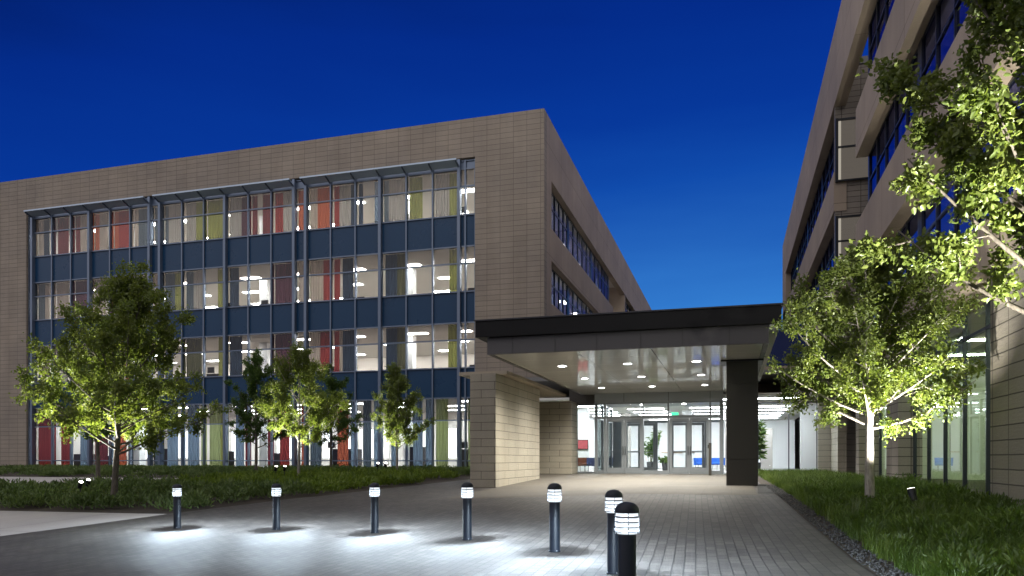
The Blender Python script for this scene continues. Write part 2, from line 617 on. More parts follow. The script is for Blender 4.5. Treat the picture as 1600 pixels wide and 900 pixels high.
# side: roof band, spandrel bands, end pier, recess
b = MB()
Y1s = YF + .602
b.box(XL - .5, XL, Y1s, 112, 16.25, ROOF)
b.box(XL - .5, XL, Y1s, 40.8, -1.2, 16.248)
for z0, z1 in ((11.8, 13.6), (7.55, 9.4), (3.4, 5.1)):
    b.box(XL - .5, XL, 40.803, 63.5, z0, z1)
    b.box(XL - .5, XL, 70.7, 112, z0, z1)
b.build('side_cladding', SMOOTH, LB)
b = MB()
b.box(-61.5, XL - .502, YF + .65, 112, 18.6, 18.9)
b.build('roof', ROOFM, LB)
# recess in the side face
b = MB()
b.box(-13.5, XL - .02, 70.74, 71.2, -1, 18.2, 0)
b.build('recess_wall', SMOOTH, LB)

# curtain wall grid
G = [(-45.2, -35.6), (-34.8, -25.1), (-24.3, -14.6)]
edges = []
for a, c in G:
    edges += [a + (c - a) * i / 6 for i in range(7)]
edges += [-14.25, -13.66]
edges = [-45.55] + edges
ROWS = [(14.31, 16.88, 15.91), (10.03, 12.56, 11.62), (5.79, 8.30, 7.34)]
SP = [(12.56, 14.31), (8.30, 10.03), (4.11, 5.79)]
fm = MB()
for i, x in enumerate(edges):
    heavy = any(abs(x - a) < .01 or abs(x - c) < .01 or abs(x - (a + c) / 2) < .01 for a, c in G)
    w = .085 if heavy else .04
    fm.box(x - w, x + w, YG - (.26 if heavy else .13), YG + .06, 0.0, 17.38)
hb = []
for z0, z1, zt in ROWS:
    hb += [z0, z1, zt]
hb += [4.11, 2.85, .58, .06, 17.33]
for z in hb:
    for x0, x1 in zip(edges, edges[1:]):
        fm.box(x0 + .04, x1 - .04, YG - .10, YG + .055, z - .035, z + .035)
fm.build('curtain_wall_frame', FRAME, LB)
for z0, z1 in SP:
    sm = MB()
    for x0, x1 in zip(edges, edges[1:]):
        sm.box(x0 + .04, x1 - .04, YG - .02, YG + .03, z0 + .03, z1 - .03)
    sm.build('spandrel_panel', SPAND, LB)
hm = MB()
for x0, x1 in zip(edges, edges[1:]):
    hm.box(x0 + .04, x1 - .04, YG - .02, YG + .03, 16.92, 17.29)
hm.build('head_panel', FRAME, LB)

BL = {'tan': (0.50, 0.42, 0.36), 'navy': (0.035, 0.055, 0.09), 'slate': (0.10, 0.13, 0.16), 'maroon': (0.20, 0.045, 0.05), 'plum': (0.10, 0.04, 0.06),
      'orange': (0.50, 0.13, 0.065), 'red': (0.32, 0.05, 0.045), 'grey': (0.42, 0.39, 0.36), 'olive': (0.30, 0.31, 0.09), 'dkolive': (0.10, 0.10, 0.055),
      'blue': (0.24, 0.33, 0.45), 'lime': (0.46, 0.52, 0.24), 'pale': (0.62, 0.66, 0.70), 'black': (0.02, 0.022, 0.025)}
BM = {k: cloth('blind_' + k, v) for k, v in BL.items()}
BLK = list(BM)
STR = [
    [(49, 68, 'tan'), (68, 77, 'navy'), (79, 90, 'plum'), (90, 107, 'maroon'), (110, 125, 'maroon'), (125, 135, 'tan'), (142, 155, 'orange'), (155, 168, 'tan'), (173, 185, 'orange'),
     (185, 201, 'red'), (205, 216, 'tan'), (216, 230, 'slate'), (235, 247, 'slate'), (252, 263, 'slate'), (263, 283, 'grey'), (288, 306, 'grey'), (306, 317, 'olive'), (321, 348, 'olive'),
     (357, 377, 'grey'), (377, 387, 'plum'), (390, 402, 'maroon'), (410, 425, 'maroon'), (428, 442, 'red'), (442, 458, 'grey'), (463, 475, 'orange'), (482, 496, 'tan'), (496, 515, 'orange'),
     (519, 530, 'red'), (530, 548, 'grey'), (548, 556, 'navy'), (559, 567, 'navy'), (585, 593, 'blue'), (600, 607, 'slate'), (607, 634, 'grey'), (638, 660, 'olive'), (680, 702, 'grey'), (702, 716, 'olive')],
    [(50, 52, 'tan'), (54, 70, 'slate'), (70, 77, 'tan'), (81, 107, 'tan'), (110, 137, 'plum'), (142, 165, 'tan'), (173, 198, 'maroon'), (202, 213, 'navy'), (213, 230, 'tan'), (234, 248, 'tan'),
     (254, 273, 'slate'), (273, 283, 'olive'), (288, 302, 'slate'), (302, 317, 'grey'), (340, 348, 'olive'), (357, 373, 'navy'), (425, 457, 'plum'), (463, 475, 'tan'), (482, 505, 'tan'),
     (505, 516, 'red'), (520, 531, 'red'), (535, 552, 'navy'), (602, 620, 'navy'), (620, 635, 'dkolive'), (702, 716, 'olive')],
    [(49, 63, 'slate'), (64, 77, 'tan'), (80, 106, 'grey'), (110, 137, 'plum'), (145, 168, 'tan'), (175, 199, 'red'), (204, 214, 'navy'), (214, 230, 'tan'), (254, 270, 'slate'),
     (287, 315, 'dkolive'), (341, 348, 'olive'), (356, 378, 'navy'), (426, 459, 'plum'), (482, 500, 'tan'), (500, 515, 'red'), (520, 530, 'red'), (530, 535, 'tan'), (535, 555, 'navy'),
     (603, 620, 'navy'), (620, 635, 'dkolive'), (700, 716, 'olive')],
    [(57, 87, 'red'), (95, 108, 'red'), (108, 114, 'maroon'), (125, 140, 'blue'), (140, 145, 'orange'), (146, 168, 'maroon'), (172, 185, 'blue'), (186, 197, 'orange'), (200, 208, 'black'),
     (240, 257, 'slate'), (261, 278, 'blue'), (282, 290, 'blue'), (293, 311, 'blue'), (314, 323, 'lime'), (327, 344, 'lime'), (344, 357, 'olive'), (368, 381, 'blue'), (383, 393, 'maroon'),
     (418, 431, 'maroon'), (437, 452, 'red'), (455, 469, 'blue'), (471, 482, 'orange'), (484, 502, 'slate'), (527, 544, 'orange'), (548, 561, 'blue'), (567, 580, 'slate'), (584, 599, 'blue'),
     (611, 622, 'blue'), (645, 660, 'blue'), (665, 678, 'blue'), (681, 700, 'lime'), (714, 724, 'olive'), (726, 739, 'lime')]]


def px2x(px, Y):
    th = math.atan(343 / 1167.6)
    c, s = math.cos(th), math.sin(th)
    xc = (px - 800) / 1167.6
    return Y * (xc * c - s) / (xc * s + c)


for r in range(4):
    if r < 3:
        z0, z1, zt = ROWS[r]
    else:
        z0, z1, zt = 0.06, 4.11, 2.85
    for x0, x1 in zip(edges, edges[1:]):
        a, c = x0 + .04, x1 - .04
        g_ = MB()
        g_.face([(a, YG, z0 + .03), (c, YG, z0 + .03), (c, YG, zt - .03), (a, YG, zt - .03)], 0)
        g_.face([(a, YG, zt + .03), (c, YG, zt + .03), (c, YG, z1 - .03), (a, YG, z1 - .03)], 1)
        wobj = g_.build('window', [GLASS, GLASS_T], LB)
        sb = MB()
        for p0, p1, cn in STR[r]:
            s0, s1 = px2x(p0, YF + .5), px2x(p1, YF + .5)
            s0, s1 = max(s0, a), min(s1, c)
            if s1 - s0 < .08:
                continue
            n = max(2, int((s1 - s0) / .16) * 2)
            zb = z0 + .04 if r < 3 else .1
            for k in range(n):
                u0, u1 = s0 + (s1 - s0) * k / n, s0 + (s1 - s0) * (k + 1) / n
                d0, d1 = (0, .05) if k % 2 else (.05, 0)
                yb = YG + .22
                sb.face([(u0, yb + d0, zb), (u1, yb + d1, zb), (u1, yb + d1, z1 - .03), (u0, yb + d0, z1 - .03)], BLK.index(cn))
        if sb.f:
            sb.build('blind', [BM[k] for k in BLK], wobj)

# sunshades over the top row: shallow tilted louvre panels on brackets
for a, c in G:
    s = MB()
    a2, c2 = a - .05, c + .05
    n = 5
    for k in range(n):
        t = (k + .5) / n
        s.obox((a2, YF + .06 - t * .52, 16.98 + t * .22), (c2, YF + .06 - t * .52, 16.98 + t * .22), .125, .015, up=(0, .38, 1))
    s.box(a2, c2, YF - .51, YF - .47, 17.16, 17.25)
    so = s.build('sunshade', SHADE, LB)
    for k in range(7):
        x = a + (c - a) * k / 6
        q = MB()
        q.obox((x, YF - .46, 17.15), (x, YG - .1, 16.90), .045, .09)
        q.build('bracket', FRAME, so)

# rooms behind the curtain wall
FL = [(13.55, 16.95), (9.30, 12.70), (5.05, 8.45), (-.02, 4.2)]
for i, (z0, z1) in enumerate(FL):
    fl = MB()
    fl.box(-60, XL - .75, YG + .12, 52, z0 - .12, z0)
    fl.build('floor_slab', CARPET, LB)
    ce = MB()
    ce.box(-60, XL - .75, YG + .1, 52, z1, z1 + .1)
    ce.build('ceiling', CEIL, LB)
bw = MB()
bw.box(-60, XL - 6, 52.0, 52.2, 0, 17.4)
bw.box(-46.1, -45.9, YG + .1, 52, 0, 17.4)
bw.build('partition', WARMW, LB)
colm = MB()
for x in (-40.4, -30, -19.5, -13.0):
    colm.box(x - .3, x + .3, 43.2, 43.8, 0, 17.4)
colm.build('column', WHITE, LB)
fur = MB()
for i, (z0, z1) in enumerate(FL):
    rr = random.Random(i)
    x = -44.0
    while x < -14:
        h = rr.uniform(.9, 1.5)
        w = rr.uniform(.7, 1.8)
        fur.box(x, x + w, 41 + rr.random(), 41.6 + rr.random(), z0, z0 + h)
        if rr.random() < .5:
            fur.box(x + .1, x + .6, 41.0, 41.06, z0 + h + .05, z0 + h + .42)
        x += w + rr.uniform(1.0, 4)
fur.build('desk_row', plain('dark_furniture', (0.05, 0.045, 0.045), 0.6), LB)
for i, (z0, z1) in enumerate(FL):
    rr = random.Random(40 + i)
    for yy_ in (42.7, 46.3, 50.0):
        for k in range(8):
            x = -43.2 + k * 4.0 + (1.7 if yy_ > 44 and yy_ < 47 else 0) + rr.uniform(-.7, .7)
            lm = MB()
            lm.box(x - .65, x + .65, yy_ - .2, yy_ + .2, z1 - .03, z1 - .004)
            lm.build('ceiling_light', LAMP_W if i < 3 else LAMP_GF, LB)
# added glowing strips standing in for bright gaps between the ground floor blinds
pm = MB()
for p0, p1 in ((90, 94), (118, 124), (215, 238), (278, 281), (290, 293), (362, 367), (411, 417), (433, 436), (452, 455), (504, 516), (544, 547), (562, 566), (580, 583), (600, 607), (641, 644), (661, 664), (701, 713)):
    s0, s1 = px2x(p0, 46), px2x(p1, 46)
    pm.box(s0, s1, 46.0, 46.04, .75, 2.7)
pm.build('gap_glow_strip', emit('gap_glow', (0.93, 0.96, 1.0), 2.4), LB)

# side ribbon windows: bays of panes between dark posts
def ribbon(root, xg, sgn, y0, y1, z0, z1, npane, blind_seed, blind_p=0.5, white=True):
    """one bay of ribbon window in the plane x=xg; sgn = side the room lies on"""
    w = MB()
    f = MB()
    zt = z1 - .95
    st = (y1 - y0) / npane
    for k in range(npane):
        a, c = y0 + k * st + .03, y0 + (k + 1) * st - .03
        for za, zb in ((z0 + .04, zt - .03), (zt + .03, z1 - .04)):
            w.face([(xg, a, za), (xg, c, za), (xg, c, zb), (xg, a, zb)])
    wo_ = w.build('window', GLASS_S, root)
    for k in range(npane + 1):
        y = y0 + k * st
        wd = .11 if k in (0, npane) else .03
        f.box(xg - .05, xg + .05, y - wd, y + wd, z0, z1)
    for z in (z0 + .02, zt, z1 - .02):
        f.box(xg - .04, xg + .04, y0 + .11, y1 - .11, z - .03, z + .03)
    f.build('frame', FRAME_D, wo_)
    rr = random.Random(blind_seed)
    s = MB()
    for k in range(npane):
        if rr.random() < blind_p:
            a, c = y0 + k * st + .08, y0 + (k + 1) * st - .08
            top = z0 + (z1 - z0) * rr.uniform(.35, .62)
            s.face([(xg + sgn * .2, a, z0 + .05), (xg + sgn * .2, c, z0 + .05), (xg + sgn * .2, c, top), (xg + sgn * .2, a, top)])
    if s.f:
        s.build('blind', BM['pale'], wo_)
    return wo_


xg = XL - .42
for z0, z1 in ((13.6, 16.25), (9.4, 11.8), (5.1, 7.55)):
    for k, (ya, yb) in enumerate(((40.9, 46.9), (47.1, 55.1), (55.3, 63.4), (70.9, 79), (79.2, 87.2))):
        ribbon(LB, xg, -1, ya, yb, z0, z1, 5, int(z0 * 10) + k, .75 if k == 0 and z0 < 10 else .4)
lm = MB()
for z0, z1 in FL[:3]:
    lm.box(-16, XL - .6, 52.3, 112, z0 - .12, z0)
    lm.box(-16, XL - .6, 52.3, 112, z1, z1 + .1)
lm.box(-16.2, -16, 52.3, 112, 0, 17.2)
lm.build('side_room', WARMW, LB)
for z0, z1 in FL[:3]:
    for y in (43, 49, 56, 61, 75, 83):
        l2 = MB()
        l2.box(-12.6, -12.2, y - .6, y + .6, z1 - .03, z1 - .004)
        l2.build('ceiling_light', LAMP_W, LB)

# ------------------------------------------------------------------ right office building
XR = 4.35
RB = thing('office_building', 'tall stone-banded office block at right edge, ribbon windows reflecting blue sky above grey stone piers', 'office building', (XR, 20, 0))
b = MB()
b.box(XR, XR + .5, -12, 70.4, 16.3, ROOF)                     # roof band runs on across the recess
for z0, z1 in ((11.65, 13.4), (7.4, 9.2), (4.0, 4.95)):
    b.box(XR, XR + .52, -12, 29.7, z0, z1)
    b.box(XR, XR + .52, 35.8, 70.4, z0, z1)
b.box(XR, XR + .5, 66.5, 70.4, 4.955, 16.295)
b.box(XR, XR + .5, 38.91, 70.4, -1, 3.995)
b.build('stone_bands', SMOOTH, RB)
for ya, yb in ((29.0, 29.7), (22.5, 24.1), (12.0, 14.93), (2.6, 5.2)):
    MB().box(XR + .003, XR + .6, ya, yb, -1.2, 3.996).build('stone_pier', STONE_G, RB)
b = MB()
b.box(XR + .05, 14, 35.84, 36.1, 3.99, 18.0)                    # wall of the recess facing the plaza
b.box(7.4, 7.7, 29.7, 35.79, -.5, 18.0)
b.box(XR + .6, 14, 29.4, 29.698, -.5, 18.2)
b.build('recess_wall', STONE_G, RB)
b = MB()
b.box(XR + .55, 16, -12, 29.4, 18.2, 18.5)
b.box(XR + .55, 16, 36.1, 70.4, 18.2, 18.5)
b.build('roof', ROOFM, RB)
# recess windows facing the plaza
for z0, z1 in ((13.0, 15.6), (9.0, 11.3)):
    w = MB()
    y = 35.72
    w.face([(4.5, y, z0), (5.9, y, z0), (5.9, y, (z0 + z1) / 2 + .1), (4.5, y, (z0 + z1) / 2 + .1)])
    w.face([(4.5, y, (z0 + z1) / 2 + .16), (5.9, y, (z0 + z1) / 2 + .16), (5.9, y, z1), (4.5, y, z1)])
    wo_ = w.build('recess_window', GLASS, RB)
    f = MB()
    for x in (4.46, 5.94):
        f.box(x - .06, x + .06, y - .06, y + .06, z0 - .1, z1 + .1)
    for z in (z0 - .05, (z0 + z1) / 2 + .13, z1 + .05):
        f.box(4.52, 5.88, y - .05, y + .05, z - .035, z + .035)
    f.build('frame', FRAME_D, wo_)
    s = MB()
    s.box(4.5, 5.9, y + .055, y + .075, z0, z1, 0)
    s.box(4.52, 4.64, y + .035, y + .05, z0, z1, 1)
    s.build('blind', [emit('glowing_beige_blind', (1.0, 0.84, 0.72), 0.13), emit('room_gap_glow', (1.0, 0.88, 0.74), 0.5)], wo_)  # blind and gap glow by themselves: room light put into the material
xg = XR + .45
for z0, z1 in ((13.4, 16.3), (9.2, 11.65), (4.95, 7.4)):
    for k, (ya, yb) in enumerate(((-3.5, 5.9), (6.1, 13.9), (14.1, 21.8), (22.0, 29.5), (36.2, 43.9), (44.1, 51.9), (52.1, 59.9), (60.1, 66.4))):
        ribbon(RB, xg, 1, ya, yb, z0, z1, 5, int(z0 * 7) + k, .45)
lm = MB()
for z0, z1 in ((13.0, 16.4), (8.8, 11.8), (4.5, 7.6)):
    for ya, yb in ((-5, 29.3), (36.2, 70)):
        lm.box(XR + .62, 10.5, ya, yb, z0 - .12, z0)
        lm.box(XR + .62, 10.5, ya, yb, z1, z1 + .1)
        lm.box(10.5, 10.7, ya, yb, z0, z1)
lm.build('side_room', WARMW, RB)
for z0, z1 in ((13.0, 16.4), (8.8, 11.8), (4.5, 7.6)):
    for y in (3, 9, 15, 21, 26.5, 40, 47, 55):
        l2 = MB()
        l2.box(7.0, 7.3, y - .6, y + .6, z1 - .03, z1 - .004)
        l2.build('ceiling_light', LAMP_W, RB)
# ground floor glazing between the piers, with its lit room
def shopfront(ya, yb, n):
    w = MB()
    x = XR + .42
    st = (yb - ya) / n
    for k in range(n):
        a, c = ya + k * st + .03, ya + (k + 1) * st - .03
        w.face([(x, a, -.35), (x, c, -.35), (x, c, 3.17), (x, a, 3.17)])
        w.face([(x, a, 3.23), (x, c, 3.23), (x, c, 3.96), (x, a, 3.96)])
    wo_ = w.build('window', GLASS_G, RB)
    f = MB()
    for k in range(n + 1):
        y = ya + k * st
        f.box(x - .05, x + .03, y - .022, y + .022, -.6, 3.99)
    f.box(x - .05, x + .04, ya + .04, yb - .04, 3.17, 3.23)
    f.box(x - .05, x + .04, ya + .04, yb - .04, -.6, -.36)
    f.build('frame', FRAME_D, wo_)


shopfront(14.95, 22.48, 5)
shopfront(24.12, 28.98, 3)
shopfront(5.22, 11.98, 4)
GW = plain('pale_green_wall', (0.62, 0.66, 0.52), 0.7, 0, 0.05, 0.8)
lm = MB()
lm.box(XR + .62, 13, 4, 29.3, -.3, -.2, 1)
lm.box(XR + .62, 13, 4, 29.3, 3.7, 3.8, 0)
lm.box(13, 13.2, 4, 29.3, -.2, 3.7, 0)
lm.box(XR + .7, 13, 29.1, 29.3, -.2, 3.7, 0)
lm.box(XR + 1.6, 9.0, 20.2, 20.35, -.2, 3.0, 0)
lm.box(9.0, 9.2, 14, 20.2, -.2, 2.5, 0)
lm.build('ground_floor_room', [GW, LFLOOR], RB)
for y in (8, 11, 13.5, 16, 18.5, 21.5, 24.5, 27.5):
    for x in (6.3, 9.4):
        l2 = MB()
        l2.box(x - .75, x + .75, y - .07, y + .07, 3.66, 3.69)
        l2.build('ceiling_light', LAMP_G, RB)
# stone corner under the far block
b = MB()
b.box(4.0, 7.3, 38.6, 38.9, -.8, 3.45, 0)
b.box(4.56, 4.92, 36.15, 38.598, -.8, 3.98, 0)
b.build('corner_wall', STONE_P, RB)
# ------------------------------------------------------------------ lobby between the two blocks
LOB = thing('entrance_lobby', 'single-storey glazed entrance lobby linking the two office blocks behind the canopy', 'lobby', (-3, 34, 0))
b = MB()
b.box(-8.6, -6.95, 33.2, 33.6, -.6, 3.3)                       # stone return left of the doors
b.box(-7.3, -6.95, 33.602, 34.6, -.6, 3.3)
b.build('stone_wall', STONE_P, LOB)
b = MB()
b.box(.6, XR + 3, 39.0, 39.4, 3.48, 5.25)
b.build('stone_lintel', SMOOTH, LOB)
b = MB()
b.box(-9.6, 14, 34.7, 58, 4.4, 4.6)
b.build('roof', ROOFM, LOB)
b = MB()
b.box(.4, 7.3, 42.5, 42.6, 4.62, 7.6)
b.build('upper_glazing', plain('dark_blue_glass', (0.008, 0.02, 0.10), 0.2, 0, 0.05, 0.5, 0.6), LOB)
# glazed screens
def pane(mb, x0, x1, y, z0, z1, m=0):
    mb.face([(x0, y, z0), (x1, y, z0), (x1, y, z1), (x0, y, z1)], m)


b = MB()
pane(b, -7.0, -6.05, 34.62, .08, 3.18)
wl = b.build('window', GLASS_C, LOB)
b = MB()
b.box(-7.02, -6.95, 34.56, 34.7, 0, 3.25)
b.box(-6.95, -6.02, 34.56, 34.7, 3.18, 3.25)
b.box(-6.95, -6.02, 34.56, 34.7, 0, .08)
b.build('frame', ALU, wl)
b = MB()
b.box(-7.3, -6.02, 34.4, 34.8, 3.253, 4.39)
b.build('header_panel', BRONZE, LOB)
b = MB()
for x0, x1 in ((-.2, 1.24), (1.28, 2.68), (2.72, 3.96)):
    pane(b, x0, x1, 39.1, -.05, 3.42)
wr = b.build('window', GLASS_C, LOB)
b = MB()
for x in (-.2, 1.26, 2.70):
    b.box(x - .025, x + .025, 39.03, 39.17, -.3, 3.478)
b.box(-.3, 3.98, 39.03, 39.17, 3.42, 3.478)
b.box(3.96, 4.0, 39.0, 39.2, -.3, 3.478)
b.build('frame', FRAME_D, wr)
# vestibule front
Yv = 34.0
V = thing('entrance_vestibule', 'aluminium-framed glass vestibule with two pairs of glass doors under the canopy', 'vestibule', (-3, Yv, 0))
b = MB()
for x0, x1 in ((-6.02, -5.88), (-5.60, -5.50), (-3.85, -3.79), (-2.74, -2.66), (-.94, -.85), (-.5, -.35)):
    b.box(x0, x1, Yv - .08, Yv + .08, 0, 3.25)
for x0, x1 in ((-5.88, -5.6), (-5.5, -3.85), (-3.79, -2.74), (-2.66, -.94), (-.85, -.5)):
    b.box(x0, x1, Yv - .07, Yv + .07, 2.50, 2.62)
    b.box(x0, x1, Yv - .07, Yv + .07, 3.17, 3.25)
for x0, x1 in ((-5.88, -5.6), (-3.79, -2.74), (-.85, -.5)):
    b.box(x0, x1, Yv - .07, Yv + .07, 0, .16)
for x in (-5.9, -.42):                                        # side returns
    b.box(x - .06, x + .06, Yv + .082, 38.2, 3.17, 3.25)
    b.box(x - .05, x + .05, Yv + .082, 38.2, 2.50, 2.60)
    for y in (35.3, 36.7, 38.1):
        b.box(x - .05, x + .05, y, y + .08, 0, 3.165)
b.build('frame', ALU, V, bevel=.004)
b = MB()
b.box(-6.02, -.35, Yv - .075, Yv + .1, 3.252, 3.72)
b.box(-5.96, -.40, Yv + .102, 38.4, 3.34, 3.42)
b.build('header_panel', plain('header_aluminium', (0.26, 0.28, 0.29), 0.35, 0.5, 0.06, 2), V)
sm_ = MB()
for x in (-4.68, -2.70, -.9):
    sm_.box(x - .01, x + .01, Yv - .083, Yv - .076, 3.26, 3.70)
sm_.build('panel_joint', DARKSEAM, V)
b = MB()
for x0, x1 in ((-5.88, -5.6), (-3.79, -2.74), (-.85, -.5)):
    pane(b, x0, x1, Yv, .16, 2.5)
for x0, x1 in ((-5.88, -5.6), (-5.5, -4.68), (-4.66, -3.85), (-3.79, -2.74), (-2.66, -1.8), (-1.78, -.94), (-.85, -.5)):
    pane(b, x0, x1, Yv, 2.62, 3.17)
b.build('fixed_glass', GLASS_C, V)
b = MB()
for x in (-5.9, -.42):
    for y0, y1 in ((Yv + .1, 35.3), (35.38, 36.7), (36.78, 38.1)):
        b.face([(x, y0, .05), (x, y1, .05), (x, y1, 3.16), (x, y0, 3.16)])
b.build('side_glass', glass('dark_side_glass', (0.35, 0.42, 0.42), 1.5), V)


def door(x0, x1, y, hinge_left):
    d = MB()
    st = .11
    d.box(x0, x0 + st, y - .03, y + .03, .015, 2.49)
    d.box(x1 - st, x1, y - .03, y + .03, .015, 2.49)
    d.box(x0 + st, x1 - st, y - .03, y + .03, 2.36, 2.49)
    d.box(x0 + st, x1 - st, y - .03, y + .03, .015, .27)
    do = d.build('door', ALU, V, bevel=.004)
    p = MB()
    pane(p, x0 + st, x1 - st, y, .27, 2.36)
    p.build('glass_pane', GLASS_C, do)
    h = MB()
    h.box(x0 + .05, x1 - .05, y + .05, y + .08, 1.0, 1.04)
    for xx in (x0 + .06, x1 - .09):
        h.box(xx, xx + .03, y + .03, y + .05, 1.0, 1.04)
    h.build('push_bar', ALU, do)
    h = MB()
    xx = x1 - .05 if hinge_left else x0 + .03
    h.box(xx, xx + .025, y - .10, y - .075, .85, 1.25)
    h.box(xx, xx + .025, y - .075, y - .03, .88, .9)
    h.box(xx, xx + .025, y - .075, y - .03, 1.2, 1.22)
    h.build('handle', BLACKM, do)


for x0, x1, hl in ((-5.49, -4.685, True), (-4.67, -3.86, False), (-2.65, -1.805, True), (-1.79, -.95, False)):
    door(x0, x1, Yv, hl)
# inner doors of the vestibule, the same four leaves standing further in
for x0, x1, hl in ((-5.2, -4.45, True), (-4.44, -3.7, False), (-2.9, -2.1, True), (-2.09, -1.3, False)):
    door(x0, x1, 38.3, hl)
b = MB()
for x0, x1 in ((-5.84, -5.21), (-3.69, -3.58), (-3.02, -2.91), (-1.29, -1.2)):
    b.box(x0, x1, 38.24, 38.36, 0, 2.5)
b.box(-5.84, -.48, 38.24, 38.36, 2.5, 2.6)
b.build('inner_frame', ALU, V)

# lobby interior
b = MB()
b.box(-9.4, 5.4, 34.75, 57, -.10, .012)
b.build('floor_slab', LFLOOR, LOB)
b = MB()
b.box(-9.4, 7.2, 34.85, 57, 3.5, 3.6)
b.build('ceiling', CEIL, LOB)
b = MB()
b.box(-9.4, 7.2, 57, 57.2, 0, 3.5)
b.box(-9.5, -9.3, 34.8, 57, 0, 3.5)
b.box(4.35, 4.5, 41.2, 57, 0, 3.5)
b.box(3.4, 4.345, 41.2, 41.35, 0, 3.5)
b.box(-8.6, -7.6, 41.0, 41.2, 0, 3.5)
b.box(-2.75, -2.2, 44.5, 44.9, 0, 3.5)
b.build('inner_wall', WHITE, LOB)
b = MB()
b.box(-.35, .25, 44.0, 44.5, 0, 3.5)
b.box(-6.6, -6.0, 46.2, 46.7, 0, 3.5)
b.box(1.8, 2.6, 52, 52.2, 0, 2.7)
b.build('inner_column', plain('taupe_paint', (0.33, 0.31, 0.29), 0.6), LOB)
b = MB()
for x in (-9.25,):
    b.box(x, x + .05, 36.5, 44, .3, 3.1)
b.build('mural', plain('olive_mural', (0.36, 0.38, 0.14), 0.7, 0, 0.7, 1.4), LOB)
for y in (36.6, 39.4, 42.2, 45, 48, 51, 54):
    for x in (-7.6, -4.6, -1.2, 2.0):
        l2 = MB()
        l2.box(x - 1.0, x + 1.0, y - .06, y + .06, 3.465, 3.49)
        l2.build('ceiling_light', LAMP_C, LOB)
for x, y in ((-5.0, 35.2), (-3.4, 35.2), (-1.7, 35.2), (-4.2, 36.9), (-2.2, 36.9)):
    l2 = MB()
    l2.lathe([(.09, 3.315), (.09, 3.337)], 16, (x, y))
    l2.build('recessed_light', LAMP_D, V)

# ------------------------------------------------------------------ entrance canopy
CAN = thing('entrance_canopy', 'flat metal entrance canopy with black roof edge, glossy white soffit and one square bronze column', 'canopy', (-3, 27, 0))
b = MB()
b.box(-6.7, .92, 20.3, 20.42, 3.65, 4.12)
b.box(.80, .92, 20.42, 34.6, 3.65, 4.12)
b.box(-6.7, -6.58, 20.42, 34.3, 3.65, 4.12)
b.build('fascia', FASCIA, CAN)
b = MB()
for x in (-5.95, -4.72, -3.55, -2.35, -1.25, -.05):
    b.box(x - .013, x + .013, 20.290, 20.2995, 3.65, 4.12)
b.build('fascia_joint', DARKSEAM, CAN)
b = MB()
b.box(-7.0, 1.22, 20.12, 34.4, 4.123, 4.58)
b.build('roof_edge', plain('black_roof_metal', (0.005, 0.005, 0.006), 0.6, 0.0, 0.2, 0.8, 0.2), CAN, bevel=.01)
b = MB()
b.box(-7.04, 1.26, 20.08, 34.42, 4.583, 4.62)
b.build('roof_trim', plain('roof_trim_metal', (0.03, 0.03, 0.036), 0.4, 0.4), CAN)
b = MB()
b.box(.94, 1.2, 20.3, 34.3, 4.08, 4.12)
b.build('edge_soffit', WHITE, CAN)
b = MB()
xs = [-6.57, -5.2 + 1.03, -3.13 + 1.03, .79]
ys = [20.43 + i * 1.55 for i in range(10)]
for x0, x1 in zip(xs, xs[1:]):
    for y0, y1 in zip(ys, ys[1:]):
        b.box(x0 + .008, x1 - .008, y0 + .004, y1 - .004, 3.66, 3.70)
b.build('soffit', SOFFIT, CAN)
b = MB()
b.box(-6.57, .79, 20.43, 34.35, 3.71, 3.74)
b.build('soffit_backing', DARKSEAM, CAN)
b = MB()
cx0, cx1, cy0, cy1 = -.15, .76, 23.5, 24.4
for z0, z1 in ((-.25, .64), (.655, 2.93), (2.945, 3.66)):
    b.box(cx0, cx1, cy0, cy1, z0, z1)
b.box(cx0 + .02, cx1 - .02, cy0 + .02, cy1 - .02, -.2, 3.65)
b.build('column', BRONZE, CAN, bevel=.006)
b = MB()
b.box(cx0 - .16, cx1 + .16, cy0 - .12, cy1 + .12, 3.6, 3.645)
b.build('column_collar', BLACKM, CAN)
# stone pier carrying the left side
b = MB()
b.box(-8.36, -7.46, 23.5, 29.35, -.9, 3.5)
b.build('stone_pier', STONE_P, CAN, bevel=.012)
b = MB()
b.box(-8.9, -7.2, 23.9, 33.19, 3.503, 3.62)
b.build('beam', plain('stone_beam', (0.36, 0.31, 0.24), 0.8), CAN)
b = MB()
b.box(-8.75, -8.6, 29.3, 33.2, -.3, 3.5)
b.build('side_door_wall', STONE_P, CAN)
b = MB()
b.box(-8.598, -8.54, 30.2, 32.6, -.1, 2.6)
b.build('side_door', BLACKM, CAN)
for x in (-5.22, -3.13, -1.03):
    for y in (23.5, 27.3, 31.05):
        d = MB()
        d.lathe([(.135, 3.652), (.135, 3.66)], 20, (x, y), 0)
        lo = d.build('downlight', LAMP_D, CAN)
        rg = MB()
        rg.lathe([(.138, 3.657), (.138, 3.64), (.17, 3.64), (.17, 3.658)], 20, (x, y), 0, cap=False)
        rg.build('trim_ring', ALU, lo)
        ld = bpy.data.lights.new('downlight_lamp', 'SPOT')
        ld.energy = 860
        ld.color = (1.0, 0.955, 0.86)
        ld.spot_size = R(150)
        ld.spot_blend = .8
        ld.shadow_soft_size = .08
        lobj = bpy.data.objects.new('downlight_lamp', ld)
        COL.objects.link(lobj)
        lobj.parent = CAN
        lobj.location = np.array((x, y, 3.60)) - origin_of(CAN)

